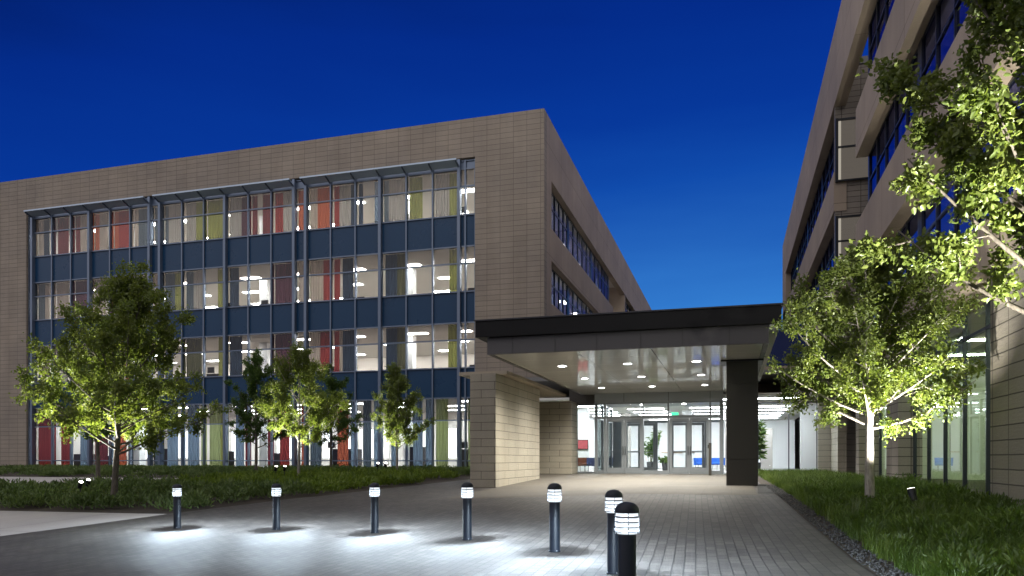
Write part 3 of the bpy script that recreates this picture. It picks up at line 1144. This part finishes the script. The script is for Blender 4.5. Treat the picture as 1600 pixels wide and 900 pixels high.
# ------------------------------------------------------------------ bollard lights
LENS = None
k = NT('bollard_lens')
e_ = k.n('ShaderNodeEmission', {0: (0.86, 0.93, 1.0, 1), 1: 1.3})
t_ = k.n('ShaderNodeBsdfTransparent', {0: (1, 1, 1, 1)})
LENS = k.done(k.n('ShaderNodeMixShader', {0: .55, 1: t_.outputs[0], 2: e_.outputs[0]}).outputs[0])
LOUV = plain('bollard_louver', (0.22, 0.23, 0.25), 0.4, 0.2)


def make_bollard():
    root = thing('bollard_light', 'x', 'bollard light', (0, 0, 0), 'lit bollards in a curve across the paving')
    p = MB()
    p.lathe([(.072, -.05), (.072, .655), (.069, .665)], 32)
    p.build('post', NAVYM, root, smooth=True)
    p = MB()
    p.lathe([(.082, 0.0), (.082, .012), (.073, .02)], 32)
    p.build('base_plate', NAVYM, root, smooth=True)
    for a in range(4):
        q = MB()
        t = a * PI / 2 + .6
        q.lathe([(.006, .01), (.006, .024), (.003, .027)], 8, (.0775 * math.cos(t), .0775 * math.sin(t)))
        q.build('bolt', LOUV, root)
    p = MB()
    p.lathe([(.078, .668), (.088, .69), (.088, .835)], 32, cap=False)
    p.build('lens', LENS, root, smooth=True)
    p = MB()
    for z in (.690, .728, .766, .804):
        p.lathe([(.0855, z), (.0965, z - .006), (.0965, z + .003), (.0855, z + .009)], 32, cap=False)
    for a in range(4):
        t = a * PI / 2 + .25
        p.obox((.093 * math.cos(t), .093 * math.sin(t), .668), (.093 * math.cos(t), .093 * math.sin(t), .84), .006, .006, up=(math.cos(t), math.sin(t), 0))
    p.lathe([(.004, .686), (.084, .686), (.088, .682)], 32, cap=False)  # inner disc added to block steep rays and shape the light pool
    p.build('louver_cage', LOUV, root, smooth=True)
    p = MB()
    p.lathe([(.0975, .836), (.0985, .845), (.096, .862), (.088, .882), (.072, .901), (.050, .914), (.025, .921), (.003, .923)], 32)
    p.build('dome_cap', NAVYM, root, smooth=True)
    ld = bpy.data.lights.new('bollard_lamp', 'SPOT')
    ld.spot_size = R(173)
    ld.spot_blend = .22
    ld.energy = 2600
    ld.color = (0.72, 0.87, 1.0)
    ld.shadow_soft_size = .03
    lo = bpy.data.objects.new('bollard_lamp', ld)
    COL.objects.link(lo)
    lo.parent = root
    lo.location = (0, 0, .822)
    return root


bol = make_bollard()
BL_POS = [(-11.08, 12.97, 'lit bollard furthest left, beside the shrub bed corner near the concrete path'),
          (-8.72, 12.99, 'lit bollard second from the left, in front of the shrub bed'),
          (-6.31, 12.5, 'lit bollard third from the left, standing in front of the small round tree'),
          (-4.05, 11.25, 'lit bollard in front of the stone pier, middle of the row of seven'),
          (-2.28, 9.79, 'lit bollard standing alone in front of the left pair of glass doors'),
          (-1.24, 8.18, 'lit bollard partly hidden behind the nearest and largest bollard'),
          (-0.80, 5.98, 'nearest and largest lit bollard, its foot cut off by the bottom edge')]
for i, (x, y, l) in enumerate(BL_POS):
    o = bol if i == 0 else copy_tree(bol)
    o.location = (x, y, gz(x, y))
    o['label'] = l

# ------------------------------------------------------------------ landscape spotlights
def spot_fixture(x, y, aim, energy, label, h=.5, col=(1.0, .97, .85), size=92, name='landscape_spotlight'):
    z = gz(x, y)
    r_ = thing(name, label, 'spotlight', (x, y, z), 'spotlights that light the trees')
    s = MB()
    s.lathe([(.015, -.1), (.015, h - .06)], 10, (x, y))
    for q in range(len(s.v)):
        s.v[q] = (s.v[q][0], s.v[q][1], s.v[q][2] + z)
    s.build('stake', BLACKM, r_, smooth=True)
    p = np.array((x, y, z + h))
    d = np.array(aim) - p
    d /= np.linalg.norm(d)
    hd = MB()
    hd.tube([p - d * .11, p - d * .1, p + d * .08, p + d * .1], [.04, .058, .066, .066], 18)
    hd.build('housing', BLACKM, r_, smooth=True)
    ln = MB()
    ln.tube([p + d * .101, p + d * .106], [.058, .058], 18)
    ln.build('lens', emit('spotlight_lens', (1.0, .97, .9), 9), r_)
    ld = bpy.data.lights.new('spot_lamp', 'SPOT')
    ld.energy = energy
    ld.color = col
    ld.spot_size = R(size)
    ld.spot_blend = .7
    ld.shadow_soft_size = .05
    lo = bpy.data.objects.new('spot_lamp', ld)
    COL.objects.link(lo)
    lo.parent = r_
    lo.location = p + d * .13 - origin_of(r_)
    import mathutils
    lo.rotation_euler = mathutils.Vector(d).to_track_quat('-Z', 'Y').to_euler()
    return r_


T1 = (-16.7, 17.02)
T2 = (-23.85, 23.55)
T3 = (-22.02, 31.12)
T4 = (-16.83, 26.64)
T5 = (-18.21, 31.55)
T6 = (-14.0, 29.84)
TR = (2.42, 14.9)
TN = (3.2, 9.0)
spot_fixture(-18.4, 17.8, (-16.1, 16.9, 5.2), 2300, 'left one of the two spotlights among shrubs beside the biggest tree')
spot_fixture(-18.05, 17.2, (-15.6, 16.0, 4.2), 2100, 'right one of the two spotlights among shrubs beside the biggest tree')
spot_fixture(-18.15, 27.0, (-17.0, 26.3, 3.0), 1700, 'left one of the two spotlights behind the second bollard')
spot_fixture(-17.8, 27.1, (-16.7, 26.3, 3.4), 1700, 'right one of the two spotlights behind the second bollard')
spot_fixture(-15.5, 31.0, (-14.2, 29.7, 2.8), 1300, 'left one of the two far spotlights by the small round tree')
spot_fixture(-15.15, 31.1, (-13.8, 29.6, 3.2), 1300, 'right one of the two far spotlights by the small round tree')
spot_fixture(2.95, 14.1, (2.3, 14.9, 3.6), 2500, 'bright tilted spotlight in the grass right of the white-lit trunk', h=.34, size=100)
spot_fixture(3.45, 7.0, (2.2, 9.4, 5.6), 7000, 'spotlight in the grass outside the right edge, lighting the near tree', h=.3, size=110)

# ------------------------------------------------------------------ trees
def leaves(name, cen, dirs, size, mat, parent, tint, wid=.62, r=rng):
    n = len(cen)
    d = dirs / (np.linalg.norm(dirs, axis=1, keepdims=True) + 1e-9)
    a = r.normal(size=(n, 3))
    s = np.cross(d, a)
    s /= (np.linalg.norm(s, axis=1, keepdims=True) + 1e-9)
    u = np.cross(s, d)
    L = size[:, None]
    w = L * wid * .5
    droop = -.12 * L
    P = [cen, cen + d * L * .3 + s * w * .95 + u * w * .35, cen + d * L * .68 + s * w * .75 + u * w * .25, cen + d * L + u * droop,
         cen + d * L * .68 - s * w * .75 + u * w * .25, cen + d * L * .3 - s * w * .95 + u * w * .35]
    v = np.stack(P, 1).reshape(-1, 3)
    base = (np.arange(n) * 6)[:, None]
    f = np.concatenate([base + np.array([0, 1, 2, 3]), base + np.array([0, 3, 4, 5])], 1).reshape(-1)
    return np_mesh(name, v, f, np.full(2 * n, 4), mat, parent, np.repeat(tint, 2))


BARK = barkmat('grey_bark', (0.045, 0.037, 0.03), (0.15, 0.13, 0.105))
BARK_W = barkmat('pale_bark', (0.15, 0.13, 0.11), (0.40, 0.37, 0.33))
LEAF_A = leafmat('elm_leaf', (0.085, 0.125, 0.018), (0.14, 0.19, 0.03), (0.21, 0.25, 0.055), .6)
LEAF_B = leafmat('dark_oak_leaf', (0.035, 0.085, 0.014), (0.07, 0.135, 0.02), (0.11, 0.17, 0.03))
LEAF_C = leafmat('bright_leaf', (0.075, 0.115, 0.018), (0.135, 0.18, 0.034), (0.21, 0.25, 0.065), .5)


def make_tree(name, label, pos, H, th, Rc, nl, lsz, seed, leaf, bark, tr=.085, xmax=None, nlimb=20, peak=.36, lean=(0, 0), squash=1.0, group='young trees in the planting beds', sec=6, twig=4):
    r = np.random.default_rng(seed)
    z0 = gz(*pos)
    root = thing(name, label, 'tree', (pos[0], pos[1], z0), group)
    tb = MB()
    top = H * .86
    npt = 10
    tp = []
    wob = r.normal(size=(npt, 2)) * .035 * H / 6
    for i in range(npt):
        t = i / (npt - 1)
        tp.append(np.array((lean[0] * t + wob[i, 0] * t, lean[1] * t + wob[i, 1] * t, -.1 + (top + .1) * t)))
    trad = [tr * (1.25 if i == 0 else 1) * (1 - .9 * (i / (npt - 1)) ** 1.1) + .008 for i in range(npt)]
    tb.tube(tp, trad, 10)
    tb.build('trunk', bark, root, world=False, smooth='full')

    def trunk_at(z):
        t = min(1, max(0, z / top)) * (npt - 1)
        i = min(npt - 2, int(t))
        return tp[i] + (tp[i + 1] - tp[i]) * (t - i)

    def env(u):
        u = min(1, max(0, u))
        if u < peak:
            return Rc * (.42 + .58 * math.sin(PI / 2 * u / peak))
        return Rc * max(.05, math.cos(PI / 2 * (u - peak) / (1 - peak)) ** .78)
    bb = MB()
    C, D = [], []
    ch = H - th
    for i in range(nlimb):
        u0 = (i + r.uniform(0, .8)) / nlimb * .86
        zs = th * .92 + ch * u0 * .80
        u1 = min(.985, u0 + .10 + .16 * r.random())
        az = i * 2.39996 + r.normal() * .3
        rad = env(u1) * r.uniform(.70, 1.18)
        p0 = trunk_at(zs)
        tgt = trunk_at(min(top, th + ch * u1)) * np.array((1, 1, 0)) + np.array((math.cos(az) * rad, math.sin(az) * rad * squash, th + ch * u1))
        mid = p0 * .5 + tgt * .5 + np.array((0, 0, -.08 * rad)) + r.normal(size=3) * .05 * rad
        pts = []
        for t in np.linspace(0, 1, 7):
            pts.append((1 - t) ** 2 * p0 + 2 * t * (1 - t) * mid + t * t * tgt)
        lr = max(.009, tr * .36 * (1 - .6 * u0))
        bb.tube(pts, [lr * (1 - .85 * t) + .003 for t in np.linspace(0, 1, 7)], 6)
        L = np.linalg.norm(tgt - p0)
        ax = (tgt - p0) / L
        for j in range(sec):
            t = .25 + .75 * (j + r.random() * .8) / sec
            k2 = min(5, int(t * 6))
            q0 = pts[k2] + (pts[k2 + 1] - pts[k2]) * (t * 6 - k2 if t < 1 else 1)
            dd = ax * .55 + r.normal(size=3) * .6 + np.array((0, 0, .28))
            dd /= np.linalg.norm(dd)
            sl = Rc * r.uniform(.16, .38) * (1 - .3 * t)
            q1 = q0 + dd * sl
            bb.tube([q0, (q0 + q1) / 2 + r.normal(size=3) * .03, q1], [lr * .35 + .003, lr * .25 + .002, .002], 4)
            for m_ in range(twig):
                s = .25 + .75 * (m_ + r.random()) / twig
                w0 = q0 + (q1 - q0) * s
                d3 = dd * .5 + r.normal(size=3) * .75 + np.array((0, 0, .1))
                d3 /= np.linalg.norm(d3)
                w1 = w0 + d3 * Rc * r.uniform(.06, .17)
                C.append((w0, w1))
    bb.build('branches', bark, root, world=False, smooth='full')
    C = np.array(C)
    # unequal clumps: some twigs bare, some dense
    wgt = r.gamma(1.6, 1.0, len(C)) + .25
    idx = r.choice(len(C), nl, p=wgt / wgt.sum())
    t = r.random((nl, 1)) ** .7
    cen = C[idx, 0] * (1 - t) + C[idx, 1] * t + r.normal(size=(nl, 3)) * .045 * Rc ** .5
    ax = C[idx, 1] - C[idx, 0]
    ax /= np.linalg.norm(ax, axis=1, keepdims=True)
    dr = ax * .5 + r.normal(size=(nl, 3)) * .8 + np.array((0, 0, -.25))
    sz = lsz * r.uniform(.65, 1.25, nl)
    tw = r.random(len(C))
    tint = np.clip(.55 * tw[idx] + .45 * r.random(nl), 0, 1)
    keep = np.ones(nl, bool)
    if xmax is not None:
        keep = cen[:, 0] + pos[0] < xmax
    leaves('crown', cen[keep], dr[keep], sz[keep], leaf, root, tint[keep], r=r)
    return root


make_tree('elm_tree', 'biggest tree at left, broad leafy crown in front of the curtain wall', T1, 6.35, 1.5, 2.45, 50000, .080, 11, LEAF_A, BARK, .085, nlimb=36, peak=.30, lean=(.35, .1))
make_tree('elm_tree', 'tree standing behind the biggest left tree beside the garden path, dark trunk', T2, 5.6, 1.6, 1.9, 18000, .085, 12, LEAF_B, BARK, .08, nlimb=20)
make_tree('oak_tree', 'darkest narrow tree near the curtain wall, left of the pale feathery tree', T3, 5.8, 1.35, 1.45, 28000, .075, 13, LEAF_B, BARK, .075, nlimb=22)
make_tree('elm_tree', 'pale feathery tree lit from below behind the second bollard', T4, 5.3, 1.5, 1.95, 34000, .07, 14, LEAF_A, BARK_W, .06, nlimb=24)
make_tree('elm_tree', 'small tree close to the ground floor glass behind the pale feathery tree', T5, 5.0, 1.4, 1.35, 16000, .072, 15, LEAF_B, BARK, .055, nlimb=18)
make_tree('pear_tree', 'small egg-shaped bright green tree nearest the stone pier', T6, 4.75, 1.35, 1.36, 28000, .066, 16, LEAF_C, BARK_W, .05, nlimb=24)
make_tree('maple_tree', 'young tree with white-lit trunk and bright crown in the right grass bed', TR, 4.75, 1.68, 1.80, 46000, .064, 17, LEAF_C, BARK_W, .085, xmax=4.3, nlimb=36, peak=.42)
make_tree('maple_tree', 'near tree at the right edge, only its lit leafy branches in view', TN, 7.8, 2.6, 1.75, 58000, .072, 18, LEAF_C, BARK, .09, xmax=4.28, nlimb=28, peak=.45)

# ------------------------------------------------------------------ ground cover
GRASS_R = leafmat('sedge_blade', (0.04, 0.075, 0.010), (0.08, 0.135, 0.018), (0.13, 0.19, 0.03), .4)
SHRUB = leafmat('rosemary_leaf', (0.05, 0.085, 0.022), (0.105, 0.165, 0.045), (0.18, 0.235, 0.08), .3)
SHRUB_Y = leafmat('yellow_green_leaf', (0.07, 0.125, 0.014), (0.14, 0.21, 0.022), (0.20, 0.27, 0.035), .35)


def blades(name, xy, h, w, mat, r, lean=.5):
    n = len(xy)
    z = grd(xy[:, 0], xy[:, 1]) - .02
    b0 = np.column_stack([xy, z])
    az = r.uniform(0, 2 * PI, n)
    ln = r.uniform(.1, lean, n) * h
    out = np.column_stack([np.cos(az), np.sin(az), np.zeros(n)])
    sd_ = np.column_stack([-np.sin(az), np.cos(az), np.zeros(n)])
    up = np.array((0, 0, 1.0))
    H_ = h[:, None]
    l_ = ln[:, None]
    W_ = w[:, None]
    P = [b0 - sd_ * W_ / 2, b0 + sd_ * W_ / 2,
         b0 + up * H_ * .6 + out * l_ * .35 + sd_ * W_ * .4, b0 + up * H_ * .6 + out * l_ * .35 - sd_ * W_ * .4,
         b0 + up * H_ * .92 + out * l_]
    v = np.stack(P, 1).reshape(-1, 3)
    base = (np.arange(n) * 5)[:, None]
    f = np.concatenate([base + np.array([0, 1, 2, 3]), base + np.array([3, 2, 4])], 1).reshape(-1)
    cl = .5 + .5 * np.sin(xy[:, 0] * 2.1 + np.sin(xy[:, 1] * 1.7) * 2)
    ti = np.clip(.5 * cl + .5 * r.random(n), 0, 1)
    return np_mesh(name, v, f, np.tile([4, 3], n), mat, None, np.repeat(ti, 2))


def in_poly(xy, poly):
    x, y = xy[:, 0], xy[:, 1]
    c = np.zeros(len(xy), bool)
    j = len(poly) - 1
    for i in range(len(poly)):
        xi, yi = poly[i]
        xj, yj = poly[j]
        c ^= ((yi > y) != (yj > y)) & (x < (xj - xi) * (y - yi) / (yj - yi + 1e-12) + xi)
        j = i
    return c


r = np.random.default_rng(5)
# right bed: long soft sedge in tussocks
RBED = [(0.95, 38), (1.2, 24.5), (1.35, 18.8), (1.75, 8.73), (2.0, 3.2), (4.25, 3.2), (4.25, 28), (4.0, 38)]
tus = np.column_stack([r.uniform(.8, 4.3, 3400), 3 + 35 * r.random(3400) ** 1.35])
tus = tus[in_poly(tus, RBED)]
per = np.clip((620 / (tus[:, 1] + 2)).astype(int), 14, 70)
rep = np.repeat(tus, per, 0)
th_ = np.repeat(r.uniform(.16, .36, len(tus)) * np.where(tus[:, 1] > 19, .85, 1.0), per)
xy = rep + r.normal(size=rep.shape) * .07
m_ = in_poly(xy, RBED)
xy, th_ = xy[m_], th_[m_]
tag(blades('grass', xy, th_ * r.uniform(.6, 1.25, len(xy)), .004 + .0035 * r.random(len(xy)) + .00016 * xy[:, 1], GRASS_R, r, 1.0),
    'soft dark green sedge filling the bed beside the right building', 'grass', kind='stuff')
# a few tall pale strappy clumps stand out of it
for i, (x, y, l) in enumerate([(1.95, 13.3, 'pale strappy grass clump left of the white-lit trunk'), (2.75, 12.6, 'pale strappy grass clump right in front of the white-lit trunk'),
                               (3.0, 6.3, 'large strappy grass clump at the bottom right corner')]):
    n = 60
    xy = np.array((x, y)) + r.normal(size=(n, 2)) * .05
    o = blades('grass_clump', xy, r.uniform(.35, .6, n), np.full(n, .011), leafmat('strap_leaf', (0.06, 0.09, 0.03), (0.10, 0.14, 0.05), (0.16, 0.19, 0.09), .35), r, .8)
    tag(o, l, 'plant', 'strappy grass clumps')


def shrubs(name, poly, dens, per, hmin, hmax, lsz, mat, seed, label, avoid=None, ypow=1.0):
    r = np.random.default_rng(seed)
    xs = [p[0] for p in poly]
    ys = [p[1] for p in poly]
    A = (max(xs) - min(xs)) * (max(ys) - min(ys))
    n = int(A * dens)
    c = np.column_stack([r.uniform(min(xs), max(xs), n), r.uniform(min(ys), max(ys), n)])
    c = c[in_poly(c, poly)]
    if avoid is not None:
        c = c[~in_poly(c, avoid)]
    hh = r.uniform(hmin, hmax, len(c))
    rr = r.uniform(.22, .42, len(c))
    idx = np.repeat(np.arange(len(c)), per)
    m = len(idx)
    a = r.uniform(0, 2 * PI, m)
    u = r.random(m) ** .5
    ht = r.random(m) ** .6
    cap = np.sqrt(np.clip(1 - (u * .9) ** 2, .1, 1))
    px_ = c[idx, 0] + np.cos(a) * u * rr[idx]
    py_ = c[idx, 1] + np.sin(a) * u * rr[idx]
    pz = grd(px_, py_) + hh[idx] * ht * cap
    cen = np.column_stack([px_, py_, pz])
    ok = in_poly(cen[:, :2], poly)
    if avoid is not None:
        ok &= ~in_poly(cen[:, :2], avoid)
    dr = np.column_stack([np.cos(a) * .5, np.sin(a) * .5, np.full(m, .95)]) + r.normal(size=(m, 3)) * .4
    sz = lsz * r.uniform(.6, 1.4, m)
    ct = r.random(len(c))
    ti = np.clip(.5 * ct[idx] + .5 * r.random(m), 0, 1)
    return tag(leaves(name, cen[ok], dr[ok], sz[ok], mat, None, ti[ok], wid=.3, r=r), label, 'shrubs', kind='stuff')


GP = [(-60, 20.2), (-22.3, 20.4), (-21.1, 27.8), (-60, 27.5)]
EDGE = [(-13.45, 15.5), (-12.5, 18.0), (-11.95, 19.87), (-11.05, 25.0), (-10.35, 29.2), (-10.1, 38)]
shrubs('shrubbery', [(-33, 15.25), (-18.6, 15.4)] + EDGE[:3] + [(-15.0, 21.5), (-21.0, 22.6), (-22.5, 20.3), (-33, 20.1)], 3.4, 110, .24, .46, .13, SHRUB, 21, 'low grey-green shrubs filling the bed in front of the garden path', GP)
shrubs('shrubbery', [(-15.2, 21.6)] + EDGE[2:5] + [(-10.4, 31), (-20.5, 30), (-20.0, 22.8)], 2.8, 130, .2, .42, .13, SHRUB_Y, 22, 'yellow-green ground cover beside the paving behind the bollards', GP)
shrubs('shrubbery', [(-52, 27.9), (-20, 28.2), (-20.5, 30.2), (-10.4, 31.2), (-10.2, 38.4), (-52, 38.4)], 1.8, 110, .14, .30, .13, SHRUB, 23, 'low dark shrubs in the bed along the curtain wall')

shrubs('ground_cover', [(2.0, 3.2), (1.85, 8.7), (1.65, 13.0), (1.5, 20), (4.2, 20), (4.2, 3.2)], 5.0, 190, .16, .36, .085, GRASS_R, 24, 'soft leafy ground cover in the near part of the right bed')
# dark pebbles along the right edge of the paving
k = 2600
tt = r.random(k)
ey = 3.5 + 20 * tt ** 1.8
ex = np.interp(ey, [p[1] for p in reversed(PAVE_R)], [p[0] for p in reversed(PAVE_R)]) + r.uniform(.02, .32, k)
ico = np.array([(0, 0, 1), (.89, 0, .3), (.28, .85, .3), (-.72, .53, .3), (-.72, -.53, .3), (.28, -.85, .3), (0, 0, -.6)])
icf = [(0, 1, 2), (0, 2, 3), (0, 3, 4), (0, 4, 5), (0, 5, 1), (6, 2, 1), (6, 3, 2), (6, 4, 3), (6, 5, 4), (6, 1, 5)]
sc_ = r.uniform(.012, .032, (k, 1, 1)) * np.stack([r.uniform(.7, 1.4, k), r.uniform(.7, 1.4, k), r.uniform(.5, .9, k)], 1)[:, None, :]
pv = (ico[None] * sc_ + np.column_stack([ex, ey, grd(ex, ey) + .008])[:, None, :]).reshape(-1, 3)
pf = ((np.arange(k) * 7)[:, None] + np.array(icf).reshape(1, -1)).reshape(-1)
o = np_mesh('gravel', pv, pf, np.full(k * 10, 3), plain('dark_pebble', (0.04, 0.04, 0.041), 0.7, 0, 0.5, 12), None)
tag(o, 'dark pebbles along the right edge of the paving', 'gravel', kind='stuff')

# ------------------------------------------------------------------ small things
# access reader post by the doors
x, y = -.86, 32.4
AP = thing('reader_post', 'thin bronze access-reader post standing right of the glass doors', 'reader post', (x, y, gz(x, y)))
b = MB()
b.box(x - .06, x + .06, y - .06, y + .06, gz(x, y) - .02, 1.35)
b.build('post', BRONZE, AP, bevel=.006)
b = MB()
b.box(x - .10, x - .062, y - .05, y + .05, 1.12, 1.27)
b.build('reader', BLACKM, AP)
# security camera on the corner wall
SCam = thing('security_camera', 'white dome security camera on the stone wall right of the lobby glass', 'security camera', (4.36, 38.6, 2.62))
b = MB()
b.box(4.28, 4.44, 38.5, 38.6, 2.62, 2.86)
b.obox((4.36, 38.52, 2.8), (4.36, 38.36, 2.74), .06, .06)
b.lathe([(.05, 2.74), (.10, 2.62), (.11, 2.55), (.105, 2.54)], 16, (4.36, 38.36))
b.build('bracket', WHITE, SCam, smooth=True)
b = MB()
b.lathe([(.085, 2.538), (.078, 2.49), (.05, 2.455), (.01, 2.445)], 16, (4.36, 38.36))
b.build('dome', BLACKM, SCam, smooth=True)


def armchair(x, y, col, label, rz=0.0, cat='armchair'):
    c = thing('lounge_chair', label, cat, (x, y, .012), 'lounge chairs in the lobby')
    s = MB()
    s.box(-.36, .36, -.34, .34, .34, .46)
    s.build('seat', col, c, world=False, bevel=.04)
    s = MB()
    n = 14
    for i in range(n):                                        # curved shell back
        a0, a1 = R(-20 + 220 * i / n), R(-20 + 220 * (i + 1) / n)
        for rr0, rr1 in ((.37, .44),):
            P = [(rr0 * math.cos(a0), rr0 * math.sin(a0)), (rr1 * math.cos(a0), rr1 * math.sin(a0)), (rr1 * math.cos(a1), rr1 * math.sin(a1)), (rr0 * math.cos(a1), rr0 * math.sin(a1))]
            lo_ = [(p[0], p[1], .30) for p in P]
            hi_ = [(p[0] * 1.06, p[1] * 1.06, .74) for p in P]
            s.face(lo_[::-1])
            s.face(hi_)
            for q in range(4):
                s.face([lo_[q], lo_[(q + 1) % 4], hi_[(q + 1) % 4], hi_[q]])
    s.build('backrest', col, c, world=False)
    for sx in (-.26, .26):
        for sy in (-.24, .24):
            l = MB()
            l.tube([(sx, sy, .35), (sx * 1.15, sy * 1.15, 0)], [.016, .012], 8)
            l.build('leg', BLACKM, c, world=False)
    c.rotation_euler = (0, 0, rz)
    return c


NAVYF = plain('navy_fabric', (0.03, 0.05, 0.14), 0.8, 0, 0.1, 20)
BROWNF = plain('brown_fabric', (0.16, 0.055, 0.03), 0.8, 0, 0.1, 20)
BLUEF = plain('blue_fabric', (0.02, 0.13, 0.55), 0.7, 0, 0.1, 20)
armchair(-7.6, 37.9, BROWNF, 'brown lounge chair behind the narrow glass left of the vestibule', R(40))
armchair(-7.0, 38.5, NAVYF, 'navy lounge chair beside the brown one, left of the vestibule', R(-60))
armchair(-5.9, 40.0, NAVYF, 'navy lounge chair seen through the leftmost glass door', R(160))
armchair(-1.75, 46.5, BLUEF, 'bright blue chair seen through the rightmost glass door', R(20))
armchair(-.75, 48.0, BLUEF, 'smaller far blue chair behind the rightmost glass door', R(-30))
# reception desk
RD = thing('reception_desk', 'white reception desk seen through the right pair of glass doors', 'desk', (-3.2, 47.2, .012))
b = MB()
b.box(-4.1, -2.2, 46.9, 47.5, .012, 1.05)
b.build('counter', WHITE, RD, bevel=.01)
b = MB()
b.box(-4.15, -2.15, 46.82, 47.58, 1.053, 1.1)
b.build('desktop', plain('pale_wood', (0.5, 0.36, 0.22), 0.5), RD, bevel=.006)
# framed pictures on the white wall at right: they hang on the wall running back
for i, (y, l) in enumerate([(43.2, 'dark framed picture on the white lobby wall, the nearer of two'), (45.2, 'dark framed picture on the white lobby wall, the farther of two')]):
    P_ = thing('framed_picture', l, 'picture', (4.34, y, 1.6), 'pictures on the lobby wall')
    b = MB()
    b.box(4.28, 4.345, y - .45, y + .45, 1.15, 2.25)
    b.build('frame', BLACKM, P_)
    b = MB()
    b.box(4.272, 4.278, y - .33, y + .33, 1.27, 2.13)
    b.build('print', plain('grey_print', (0.35, 0.36, 0.37), 0.5, 0, 0.5, 3), P_)
P_ = thing('framed_picture', 'small red picture on the white pier behind the narrow glass', 'picture', (-7.9, 40.98, 1.5))
b = MB()
b.box(-8.3, -7.62, 40.94, 40.99, 1.2, 1.75)
b.build('frame', BLACKM, P_)
b = MB()
b.box(-8.26, -7.66, 40.93, 40.938, 1.24, 1.71)
b.build('print', plain('red_print', (0.35, 0.06, 0.08), 0.5, 0, 0.6, 4), P_)


def pot_plant(x, y, z, h, label, nl, lsz, seed, pot_r=.24, name='potted_palm', spread=.45, cat='potted plant'):
    r = np.random.default_rng(seed)
    p = thing(name, label, cat, (x, y, z))
    b = MB()
    b.lathe([(pot_r * .72, 0), (pot_r * .95, .3), (pot_r, .5), (pot_r * .93, .5), (pot_r * .9, .44)], 24)
    b.build('pot', plain('charcoal_pot', (0.03, 0.032, 0.035), 0.4), p, world=False, smooth=True)
    st = MB()
    C, D = [], []
    for i in range(9):
        a = r.uniform(0, 2 * PI)
        b0 = np.array((math.cos(a) * .08, math.sin(a) * .08, .42))
        hh = h * r.uniform(.5, 1.0)
        e = np.array((math.cos(a) * spread * r.uniform(.3, .8), math.sin(a) * spread * r.uniform(.3, .8), hh))
        st.tube([b0, (b0 + e) / 2 + r.normal(size=3) * .03, e], [.013, .011, .006], 6)
        for j in range(nl // 9):
            t = r.uniform(.35, 1)
            q = b0 + (e - b0) * t
            aa = r.uniform(0, 2 * PI)
            C.append(q)
            D.append((math.cos(aa), math.sin(aa), r.uniform(-.5, .6)))
    st.build('stem', plain('cane_stem', (0.10, 0.12, 0.04), 0.6), p, world=False)
    C, D = np.array(C), np.array(D)
    leaves('foliage', C, D, lsz * r.uniform(.7, 1.2, len(C)), LEAF_B, p, r.random(len(C)), wid=.22, r=r)
    return p


pot_plant(1.2, 40.0, .0, 2.7, 'tall potted bamboo palm behind the lobby glass right of the bronze column', 330, .42, 31)
pot_plant(-4.9, 47.6, .012, 2.6, 'leafy indoor tree seen through the second glass door from the left', 600, .28, 32, spread=1.1, name='indoor_tree')
pot_plant(-3.6, 43.0, .012, 1.0, 'low bright green plant in the lobby between the two pairs of doors', 260, .25, 33, .2, name='potted_plant')
# exit sign hung in the lobby
ES = tag(MB().box(-3.2, -2.8, 42.0, 42.05, 3.05, 3.25).build('exit_sign', emit('exit_green', (0.1, 0.9, 0.45), 1.5)), 'small green lit exit sign hanging under the lobby ceiling', 'exit sign')
